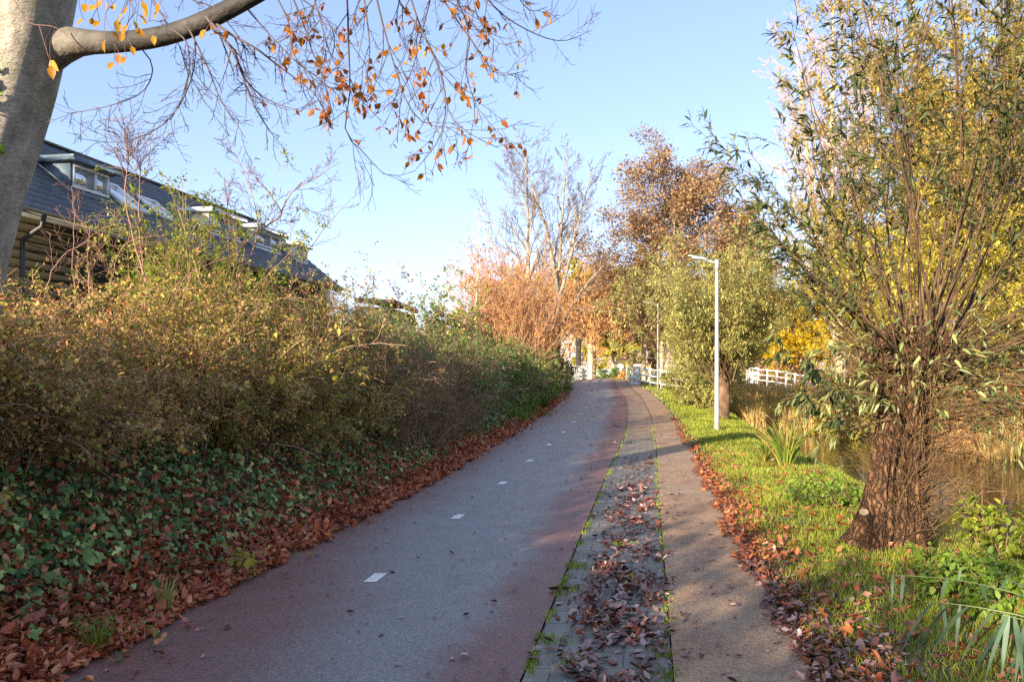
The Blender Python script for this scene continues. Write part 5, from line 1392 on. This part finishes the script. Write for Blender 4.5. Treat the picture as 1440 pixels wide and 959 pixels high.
def hp(b, name, mat, par=h, smooth=False):
    return b.build(name, mat, par, smooth, origin=(0, 0, ZB))


S0, S1 = 14.2, 30.6; QE, QR, ZE, ZR = -9.0, -12.0, 5.35, 7.75; SLP = (ZR - ZE) / (QE - QR)
MT = noise_mat('dark roof tile', ['#2c2f34', '#3b3e44', '#4c4e52'], 3, .55, .2, 30, spec=.4)
b = B()   # overlapping tile courses, front and back slope
nc = 15; ns = int((S1 - S0) / .1)
sv = np.linspace(S0 - .25, S1 + .25, ns + 1); wave = .022 * np.abs(np.sin(np.linspace(0, ns / 3 * np.pi, ns + 1)))
for side in (1, -1):
    for i in range(nc):
        t0, t1 = i / nc, (i + 1.12) / nc
        for (ta, tb, dza, dzb) in ((t0, min(t1, 1.0), .055, .012),):
            qa = QE + .3 - ta * (QE + .3 - QR); qb = QE + .3 - tb * (QE + .3 - QR)
            za = ZE - .3 * SLP + ta * (ZR - ZE + .3 * SLP); zb = ZE - .3 * SLP + tb * (ZR - ZE + .3 * SLP)
            fx = (lambda q: q) if side == 1 else (lambda q: 2 * QR - q)
            A = np.stack([np.full(ns + 1, fx(qa)), sv, za + dza + wave], 1); Bv = np.stack([np.full(ns + 1, fx(qb)), sv, zb + dzb + wave], 1)
            Cv = A - [0, 0, .05]
            j = np.arange(ns); n1 = ns + 1
            b.add(np.vstack([A, Bv, Cv]), [np.stack([j, j + 1, n1 + j + 1, n1 + j], 1), np.stack([2 * n1 + j, 2 * n1 + j + 1, j + 1, j], 1)])
roof = hp(b, 'roof', MT)
b = B()
for k in range(int((S1 - S0) / .35)):
    th = np.linspace(0, np.pi, 7); y0 = S0 + k * .35
    p = []
    for yy in (y0, y0 + .37):
        p.append(np.stack([QR + .11 * np.cos(th), np.full(7, yy), ZR + .02 + .09 * np.sin(th)], 1))
    b.add(np.vstack(p), [[(i, i + 1, 8 + i, 7 + i) for i in range(6)]])
hp(b, 'ridge_tiles', noise_mat('mossy ridge tile', ['#3a3a30', '#4c4a34', '#5e5c3c'], 6, .8))
# boarded wall with real laps
b = B(); QW = QE - .25
zt = np.arange(ZB, ZE - .12, .19)
for z0 in zt:
    z1 = min(z0 + .2, ZE - .1)
    b.box((QW - .03, (S0 + S1) / 2, (z0 + z1) / 2), (.06, S1 - S0, z1 - z0 - .012), R=np.array([[math.cos(.05), 0, math.sin(.05)], [0, 1, 0], [-math.sin(.05), 0, math.cos(.05)]]))
MW = noise_mat('olive boards', ['#252216', '#2e291b', '#383222'], 4, .75, .2, 40, (1, .15, 1))
hp(b, 'wall', MW)
b = B()
for s_ in (S0 + .02, S1 - .02):
    b.add(np.array([[QW - .1, s_, ZB], [2 * QR - QW + .1, s_, ZB], [2 * QR - QW + .1, s_, ZE], [QR, s_, ZR - .03], [QW - .1, s_, ZE]]), [[(0, 1, 2, 3, 4)]])
    b.add(np.array([[QW - .1, s_ + .2 * (1 if s_ < 20 else -1), ZB], [2 * QR - QW + .1, s_ + .2 * (1 if s_ < 20 else -1), ZB], [2 * QR - QW + .1, s_ + .2 * (1 if s_ < 20 else -1), ZE], [QR, s_ + .2 * (1 if s_ < 20 else -1), ZR - .03], [QW - .1, s_ + .2 * (1 if s_ < 20 else -1), ZE]]), [[(4, 3, 2, 1, 0)]])
hp(b, 'gable_wall', noise_mat('brown brick', ['#4a3428', '#5e4434', '#6d5240'], 12, .85))
b = B(); b.box((2 * QR - QW, (S0 + S1) / 2, (ZB + ZE) / 2), (.1, S1 - S0 - .5, ZE - ZB)); hp(b, 'rear_wall', bpy.data.materials['brown brick'])
b = B(); th = np.linspace(0, np.pi, 9); gq = QE + .36; gz = ZE - .3 * SLP - .0
for (r_) in (.075,):
    ring = np.stack([gq + r_ * np.cos(th), np.zeros(9), gz - r_ * np.sin(th)], 1)
    b.add(np.vstack([ring + [0, S0 - .3, 0], ring + [0, S1 + .3, 0]]), [[(i, i + 1, 10 + i, 9 + i) for i in range(8)]])
    ring2 = np.stack([gq + (r_ - .012) * np.cos(th), np.zeros(9), gz - (r_ - .012) * np.sin(th)], 1)
    b.add(np.vstack([ring2 + [0, S0 - .3, 0], ring2 + [0, S1 + .3, 0]]), [[(i + 1, i, 9 + i, 10 + i) for i in range(8)]])
b.box((QE + .27, (S0 + S1) / 2, gz - .07), (.03, S1 - S0 + .5, .2))
hp(b, 'gutter', plain('grey gutter', '#8d8c88', .5))
b = B(); dp = np.array([[gq, S0 + .7, gz - .05], [gq - .05, S0 + .7, gz - .3], [QW + .09, S0 + .7, gz - .55], [QW + .09, S0 + .7, ZB]]); b.tubes(resample(dp, 16, False), np.full(16, .05), 10)
hp(b, 'downpipe', plain('dark downpipe', '#2a2c30', .5), smooth=True)


def roofz(q): return ZE + (QE - q) * SLP


GL = None
mg, nt, bgl, o = new_mat('window glass'); bgl.inputs['Base Color'].default_value = (.05, .06, .07, 1); bgl.inputs['Roughness'].default_value = .04; bgl.inputs['Specular IOR Level'].default_value = 1.0
bgl.inputs['Metallic'].default_value = .75; bgl.inputs['Base Color'].default_value = (.62, .66, .7, 1)


def dormer(s0, s1, qf, ztop, mclad, mframe, label):
    d = B(); q_back = QE - (ztop - ZE) / SLP; zf = roofz(qf)
    # cheeks and front apron (solid wedge)
    for s_, sg in ((s0, -1), (s1, 1)):
        v = np.array([[qf, s_, zf - .05], [qf, s_, ztop], [q_back, s_, ztop]])
        v2 = v + [0, -sg * .06, 0]
        d.add(np.vstack([v, v2]), [[(0, 1, 2), (5, 4, 3)], [(0, 3, 4, 1), (1, 4, 5, 2), (2, 5, 3, 0)]])
    d.box((qf + .015, (s0 + s1) / 2, zf + .02), (.05, s1 - s0 - .005, .16))
    d.box((qf - .3, (s0 + s1) / 2, zf + .4), (.02, s1 - s0 - .13, .7))
    do = hp(d, 'dormer', mclad); do['label'] = label
    r = B(); r.box(((qf + q_back) / 2 + .04, (s0 + s1) / 2, ztop + .07), (qf - q_back + .32, s1 - s0 + .26, .15), bevel=.015); hp(r, 'flat_roof', mclad, do)
    w_ = B(); zb, zt_ = zf + .13, ztop - .02; a0, a1 = s0 + .07, s1 - .07; mid = a0 + (a1 - a0) * .62
    for (ya, yb, za, zb_) in ((a0, a1, zb, zb + .07), (a0, a1, zt_ - .07, zt_), (a0, a0 + .07, zb + .07, zt_ - .07), (a1 - .07, a1, zb + .07, zt_ - .07), (mid - .035, mid + .035, zb + .07, zt_ - .07)):
        w_.box((qf + .0, (ya + yb) / 2, (za + zb_) / 2), (.07, yb - ya, zb_ - za))
    hp(w_, 'window_frame', mframe, do)
    g_ = B(); g_.box((qf - .015, (a0 + mid) / 2, (zb + zt_) / 2), (.012, mid - a0 - .1, zt_ - zb - .13)); g_.box((qf - .012, (a1 + mid) / 2, (zb + zt_) / 2), (.012, a1 - mid - .1, zt_ - zb - .13))
    hp(g_, 'window_pane', mg, do)
    f_ = B(); f_.box((qf + .05, (s0 + s1) / 2, zf - .06), (.3, s1 - s0 + .1, .012), R=np.array([[math.cos(.68), 0, -math.sin(.68)], [0, 1, 0], [math.sin(.68), 0, math.cos(.68)]]).T)
    for s_ in (s0 - .04, s1 + .04):
        a_ = np.array([qf + .05, s_, roofz(qf + .05) + .075]); b2 = np.array([q_back, s_, ztop + .05]); f_.bar(a_, b2, .09, .03)
    hp(f_, 'flashing', plain('lead flashing', '#9a9a9a', .5), do)


blue = plain('blue grey cladding', '#50606c', .55); whitec = plain('white cladding', '#c6c8ca', .5); wf = plain('white window frame', '#d8d8d6', .4)
dormer(17.1, 18.5, -9.85, 6.76, blue, wf, 'small blue grey box dormer')
dormer(23.0, 24.9, -9.85, 6.72, whitec, wf, 'white dormer left of the wide white dormer')
dormer(25.8, 27.8, -9.85, 6.72, whitec, wf, 'wide white dormer')
dormer(28.9, 30.0, -9.8, 6.6, whitec, wf, 'white dormer at the far gable end')
for (sa, sb, qa, qb) in ((18.95, 19.95, -9.75, -10.75), (20.6, 21.4, -9.8, -10.6)):
    sk = B(); ca, sa_ = math.cos(math.atan(SLP)), math.sin(math.atan(SLP)); Rr = np.array([[ca, 0, sa_], [0, 1, 0], [-sa_, 0, ca]])
    cq = (qa + qb) / 2; cz = roofz(cq) + .1; Lq = abs(qb - qa) / ca
    for (dx, dy, wx, wy) in ((0, -(sb - sa) / 2 + .04, Lq, .08), (0, (sb - sa) / 2 - .04, Lq, .08), (-Lq / 2 + .04, 0, .08, sb - sa - .16), (Lq / 2 - .04, 0, .08, sb - sa - .16)):
        sk.box(np.array([cq, (sa + sb) / 2, cz]) + Rr @ np.array([dx, dy, 0]), (wx, wy, .1), R=Rr)
    so_ = hp(sk, 'skylight', wf, h)
    gl = B(); gl.box(np.array([cq, (sa + sb) / 2, cz]) + Rr @ np.array([0, 0, .015]), (Lq - .17, sb - sa - .17, .02), R=Rr); hp(gl, 'skylight_pane', mg, so_)
print('house done')

# ---- flat roofed shed behind the hedge dip
c0 = P(552, 440, 31); t = empty('garden_shed', (c0[0], c0[1], float(ground(c0[0], c0[1]))), 'low flat roofed shed with dark slatted side behind the hedge dip', 'shed')
zt = P(550, 424, 31)[2]; zg = float(ground(c0[0], c0[1]))
A_ = P(500, 424, 30.2); Bc = P(550, 424, 31); Cc = P(584, 433, 36)
b = B(); b.bar([A_[0], A_[1], (zt + zg) / 2 - .1], [Bc[0] - .05, Bc[1], (zt + zg) / 2 - .1], .1, zt - zg - .3); part(b, 'front_wall', plain('sunlit wall colour', '#a8946e', .8), t)  # sunlit front: the light is put into the pale wall colour
b = B(); nS = 14
for k in range(nS):
    p0 = Bc + (Cc - Bc) * (k + .1) / nS; p1 = Bc + (Cc - Bc) * (k + .8) / nS
    b.bar([p0[0], p0[1], (zt + zg) / 2 - .1], [p1[0], p1[1], (zt + zg) / 2 - .1], .05, zt - zg - .3)
b.bar([Bc[0] - .12, Bc[1] + .1, (zt + zg) / 2 - .12], [Cc[0] - .12, Cc[1], (zt + zg) / 2 - .12], .04, zt - zg - .3)
part(b, 'slatted_wall', plain('dark stained timber', '#2c241e', .8), t)
b = B(); b.bar([Bc[0] + .05, Bc[1] - .15, zt - .02], [Cc[0] + .05, Cc[1] + .1, zt - .02], .16, .2, bevel=.01); b.bar([A_[0], A_[1] - .05, zt - .03], [Bc[0] - .02, Bc[1] - .1, zt - .03], .16, .18, bevel=.01)
b.add(np.array([[A_[0], A_[1], zt + .05], [Bc[0], Bc[1], zt + .05], [Cc[0], Cc[1], zt + .05], [A_[0] + Cc[0] - Bc[0], A_[1] + Cc[1] - Bc[1], zt + .05]]), [[(0, 1, 2, 3)]])
part(b, 'roof', plain('brown roof edge', '#6a4a38', .7), t)


# ---- lamp posts
def lamp(base, H, arm_dir, label, rb=.075, head=.55):
    base = np.asarray(base, float); t = empty('street_lamp', base, label, 'street lamp', 'lamp posts along the path')
    b = B(); z = np.array([0, .02, .9, .92, 1.0, 1.0]); zs = np.r_[np.linspace(-.1, H, 12)]
    pp = np.stack([np.full(12, base[0]), np.full(12, base[1]), base[2] + zs], 1); b.tubes(pp, np.linspace(rb, rb * .55, 12), 14, cap=True)
    b.tubes(np.array([[base[0], base[1], base[2] + H - .28], [base[0], base[1], base[2] + H + .05]]), np.full(2, rb * .8), 14, cap=True)
    part(b, 'pole', M['galv'], t, True)
    th_ = np.linspace(-.5, .5, 7) - math.pi / 2 - .5; dr = B(); v_ = []
    for z_ in (.55, .95):
        v_.append(np.stack([base[0] + (rb * .965) * np.cos(th_) * 1.03, base[1] + (rb * .965) * np.sin(th_) * 1.03, np.full(7, base[2] + z_)], 1))
    dr.add(np.vstack(v_), [[(i, i + 1, 8 + i, 7 + i) for i in range(6)]]); part(dr, 'access_door', plain('lamp door', '#9a9c9a', .5, .3), t)
    sv_ = B(); sv_.tubes(np.array([[base[0], base[1], base[2] - .1], [base[0], base[1], base[2] + .16], [base[0], base[1], base[2] + .19]]), [rb * 1.14, rb * 1.12, rb * 1.0], 14); part(sv_, 'base_sleeve', plain('grimy sleeve', '#7c7c72', .7), t, True)
    a = nrm(np.array([*arm_dir, 0.])); s = base + [0, 0, H - .02]
    b = B(); ap = np.stack([s, s + a * .12 + [0, 0, .0], s + a * .32 + [0, 0, .05]]); b.tubes(resample(ap, 6), np.full(6, rb * .5), 10, cap=True); part(b, 'arm', M['galv'], t, True)
    # flat luminaire, wider at the middle
    p0 = s + a * .28 + [0, 0, .05]; n = 9; u = np.linspace(0, 1, n); ww = np.array([.05, .085, .105, .115, .115, .11, .1, .08, .04]); hh = np.array([.05, .06, .06, .055, .05, .045, .04, .03, .012]); side = np.array([-a[1], a[0], 0])
    prof = [(-1, -.2), (-.85, .5), (0, 1), (.85, .5), (1, -.2), (.8, -.45), (-.8, -.45)]
    v = np.array([[p0 + a * head * ui + np.array([0, 0, .13 * ui]) + side * w_ * pr[0] + np.array([0, 0, h_ * pr[1]]) for pr in prof] for ui, w_, h_ in zip(u, ww, hh)])
    k = len(prof); i = np.arange(n - 1)[:, None] * k; j = np.arange(k)[None]; j2 = (j + 1) % k
    b = B(); b.add(v.reshape(-1, 3), [np.stack([i + j, i + k + j, i + k + j2, i + j2], -1).reshape(-1, 4), np.array([np.arange(k), np.arange((n - 1) * k, n * k)[::-1]])])
    ho = part(b, 'lamp_head', plain('lamp housing', '#c4c6c4', .4, .2), t)
    b = B(); c_ = p0 + a * head * .55 + np.array([0, 0, .13 * .55 - .028]); yv = nrm(a + np.array([0, 0, .13 / head])); xv = nrm(np.cross(yv, [0, 0, 1.])); zv = np.cross(xv, yv)
    b.box(c_, (.14, head * .5, .012), R=np.stack([xv, yv, zv], 1)); b.build('lens', plain('lamp lens', '#b8bcc0', .2), ho, origin=base)
    return t


lamp(gp(1008, 22.3), 4.78, (-1, -.05), 'tall pale grey lamp post on the grass between footpath and pond')
lb0 = gp(925, 43.5); lamp(lb0, 4.8, (-1, -.05), 'lamp post half hidden in the olive willow leaves further along the footpath', .05)
lamp([P(827, 520, 100)[0], 100, .4], 4.3, (.9, -.3), 'slim far lamp post at the left of the path beyond the bridge')
lamp([P(819.5, 520, 92)[0], 92, .35], 3.2, (.9, .2), 'shorter far lamp post behind the end of the left white railing')


# ---- white bridge railings
def railing(name, label, pts, height, n_posts, panel=None, rails=(.25, .6, .95), post=.1, group='white bridge railings'):
    pts = np.asarray(pts, float); t = empty(name, pts[0], label, 'railing', group)
    p = resample(pts, n_posts, False)
    for q in p:
        b = B(); b.box(q + [0, 0, height / 2 - .1], (post, post, height + .2), bevel=.01); b.box(q + [0, 0, height + .03], (post * 1.35, post * 1.35, .05), bevel=.01); part(b, 'post', M['white'], t)
    for rz in rails:
        b = B()
        for i in range(n_posts - 1):
            b.bar(p[i] + [0, 0, height * rz], p[i + 1] + [0, 0, height * rz], .05, .11, bevel=.008)
        part(b, 'rail', M['white'], t)
    if panel is not None:
        a, c = np.asarray(panel[0], float), np.asarray(panel[1], float); b = B(); dz = np.array([0, 0, 1.])
        for f in (0, .5, 1):
            q = a + (c - a) * f; b.box(q + dz * height / 2, (.12, .12, height + .1), bevel=.01)
        for rz in (.08, .4, .7, .98): b.bar(a + dz * height * rz, c + dz * height * rz, .08, .16, bevel=.008)
        part(b, 'end_panel', M['white'], t)
    return t


Lr = [[XL(y) - .25, y, ZP(y)] for y in (51.5, 58, 64, 69)]
railing('bridge_railing', 'white wooden railing on the left side of the bridge', Lr, 1.1, 6, ((XL(69.3) - .3, 69.3, .93), (XL(69.3) + .35, 69.8, .93)))
e1 = P(891, 534, 62); e1[2] = .93; e2 = P(897.5, 540, 50); e2[2] = .86
railing('bridge_railing', 'white railing at the right of the bridge with a wide end panel', [[e1[0] + .9, e1[1] + 10, .93], e1 + [0, 0, 0], e2], 1.12, 5, (e2 - [.35, -1.0, 0], e2 + [.0, 0, 0]))
w0 = e2 + [.1, .1, 0]; w1 = P(940, 540, 47); w1[2] = .62
railing('bridge_railing', 'white wing railing running right from the bridge towards the pond', [w0, w1, [w1[0] + 1.5, 46, .5]], 1.1, 5, None)
f0 = P(1032, 528, 55); f1 = P(1060, 527, 53.5); f2 = P(1100, 531, 50); f3 = P(1145, 540, 46)
fr = np.array([f0, f1, f2, f3]); fr[:, 2] = [.78, .9, .72, .36]
railing('footbridge_railing', 'white footbridge railing seen across the reeds right of the lamp post', fr, 1.0, 9, (fr[1] - [.3, 0, 0], fr[1] + [.3, 0, 0]), post=.09)
b = B()
for a_, c_ in ((f0, f1), (f1, f2), (f2, f3)): pass
for i in range(3): b.bar(fr[i] - [0, -.5, .12], fr[i + 1] - [0, -.5, .12], 1.2, .16)
for q in fr: b.box(q + [0, .5, -.9], (.2, 1.0, 1.6))
tag(b.build('footbridge_deck', noise_mat('weathered planks', ['#5a4a38', '#76644c'], 6)), 'low timber footbridge deck behind the reeds under the white railing', 'footbridge')

# ---- far end of the path
hx = P(884, 520, 138); t = empty('white_house', (hx[0], 138, .3), 'small white house with dark roof at the end of the path', 'house')
wv = 4.6; b = B()
xA, xB = P(871, 520, 138)[0], P(902, 520, 138)[0]
b.box(((xA + xB) / 2, 140, 1.5), (xB - xA, 4, 2.6)); part(b, 'wall', plain('white render', '#d6d2ca', .8), t)
b = B(); xm = (xA + xB) / 2
b.add(np.array([[xA - .3, 137.7, 2.75], [xB + .3, 137.7, 2.75], [xB + .3, 142.3, 2.75], [xA - .3, 142.3, 2.75], [xA - .3, 140, 3.7], [xB + .3, 140, 3.7]]), [[(0, 1, 5, 4), (2, 3, 4, 5), (0, 3, 2, 1)], [(1, 2, 5), (3, 0, 4)]])
part(b, 'roof', plain('dark house roof', '#3a2e2a', .7), t)
b = B(); th = np.linspace(0, np.pi, 14); xc = P(880, 520, 138)[0]; ar = np.vstack([[xc + .75, 137.97, .9], *[[xc + .75 * math.cos(q), 137.97, 1.5 + .75 * math.sin(q)] for q in th], [xc - .75, 137.97, .9]])
b.add(ar, [np.arange(len(ar))[None]]); part(b, 'arched_window', M['dark'], t)
b = B(); b.box((P(891, 520, 138)[0], 137.96, 1.6), (.9, .05, 1.0)); part(b, 'window', M['dark'], t)
# yellow bollards
for k, px in enumerate((869.5, 872)):
    x = P(px, 520, 96 + k * 3)[0]; g = float(ZP(96)); t = empty('bollard', (x, 96 + k * 3, g), ('left' if k == 0 else 'right') + ' one of two small yellow bollards at the end of the path', 'bollard', 'yellow bollards at the end of the path')
    b = B(); b.tubes(np.array([[x, 96 + k * 3, g], [x, 96 + k * 3, g + .55], [x, 96 + k * 3, g + .62], [x, 96 + k * 3, g + .68], [x, 96 + k * 3, g + .7]]), [.11, .11, .13, .12, .03], 12, cap=True); part(b, 'post', plain('yellow paint', '#d89a20', .5), t, True)
    b = B(); b.tubes(np.array([[x, 96 + k * 3, g + .4], [x, 96 + k * 3, g + .5]]), [.113, .113], 12); part(b, 'reflector_band', M['white'], t, True)
# pale parked car
cx, cy = P(846, 520, 122)[:2]; g = float(ground(cx, cy)); t = empty('parked_car', (cx, cy, g), 'pale parked car seen side on under the trees at the end of the path', 'car')
side = np.array([(-2.0, .3), (-2.05, .75), (-1.7, .85), (-1.15, .92), (-.6, 1.42), (.7, 1.45), (1.45, .98), (1.95, .85), (2.05, .5), (1.95, .28)])
b = B(); n = len(side)
vv = np.vstack([np.stack([cx + side[:, 0], np.full(n, cy + sg * .8), g + side[:, 1]], 1) for sg in (-1, 1)])
b.add(vv, [[(i, n + i, n + (i + 1) % n, (i + 1) % n) for i in range(n)], ]); b.add(vv[:n], [np.arange(n)[None]]); b.add(vv[n:], [np.arange(n)[::-1][None]]); part(b, 'body', plain('silver paint', '#8c9894', .35), t)
b = B(); wn = np.array([(-1.0, .95), (-.55, 1.35), (.62, 1.38), (1.2, .98)]); b.add(np.stack([cx + wn[:, 0], np.full(4, cy - .805), g + wn[:, 1]], 1), [[(0, 1, 2, 3)]]); part(b, 'window', M['dark'], t)
for wx in (-1.25, 1.25):
    b = B(); b.tubes(np.array([[cx + wx, cy - .84, g + .32], [cx + wx, cy - .6, g + .32]]), [.32, .32], 18, cap=True); part(b, 'wheel', M['dark'], t)
print('all built', sum(len(o.data.polygons) for o in bpy.data.objects if o.type == 'MESH'))
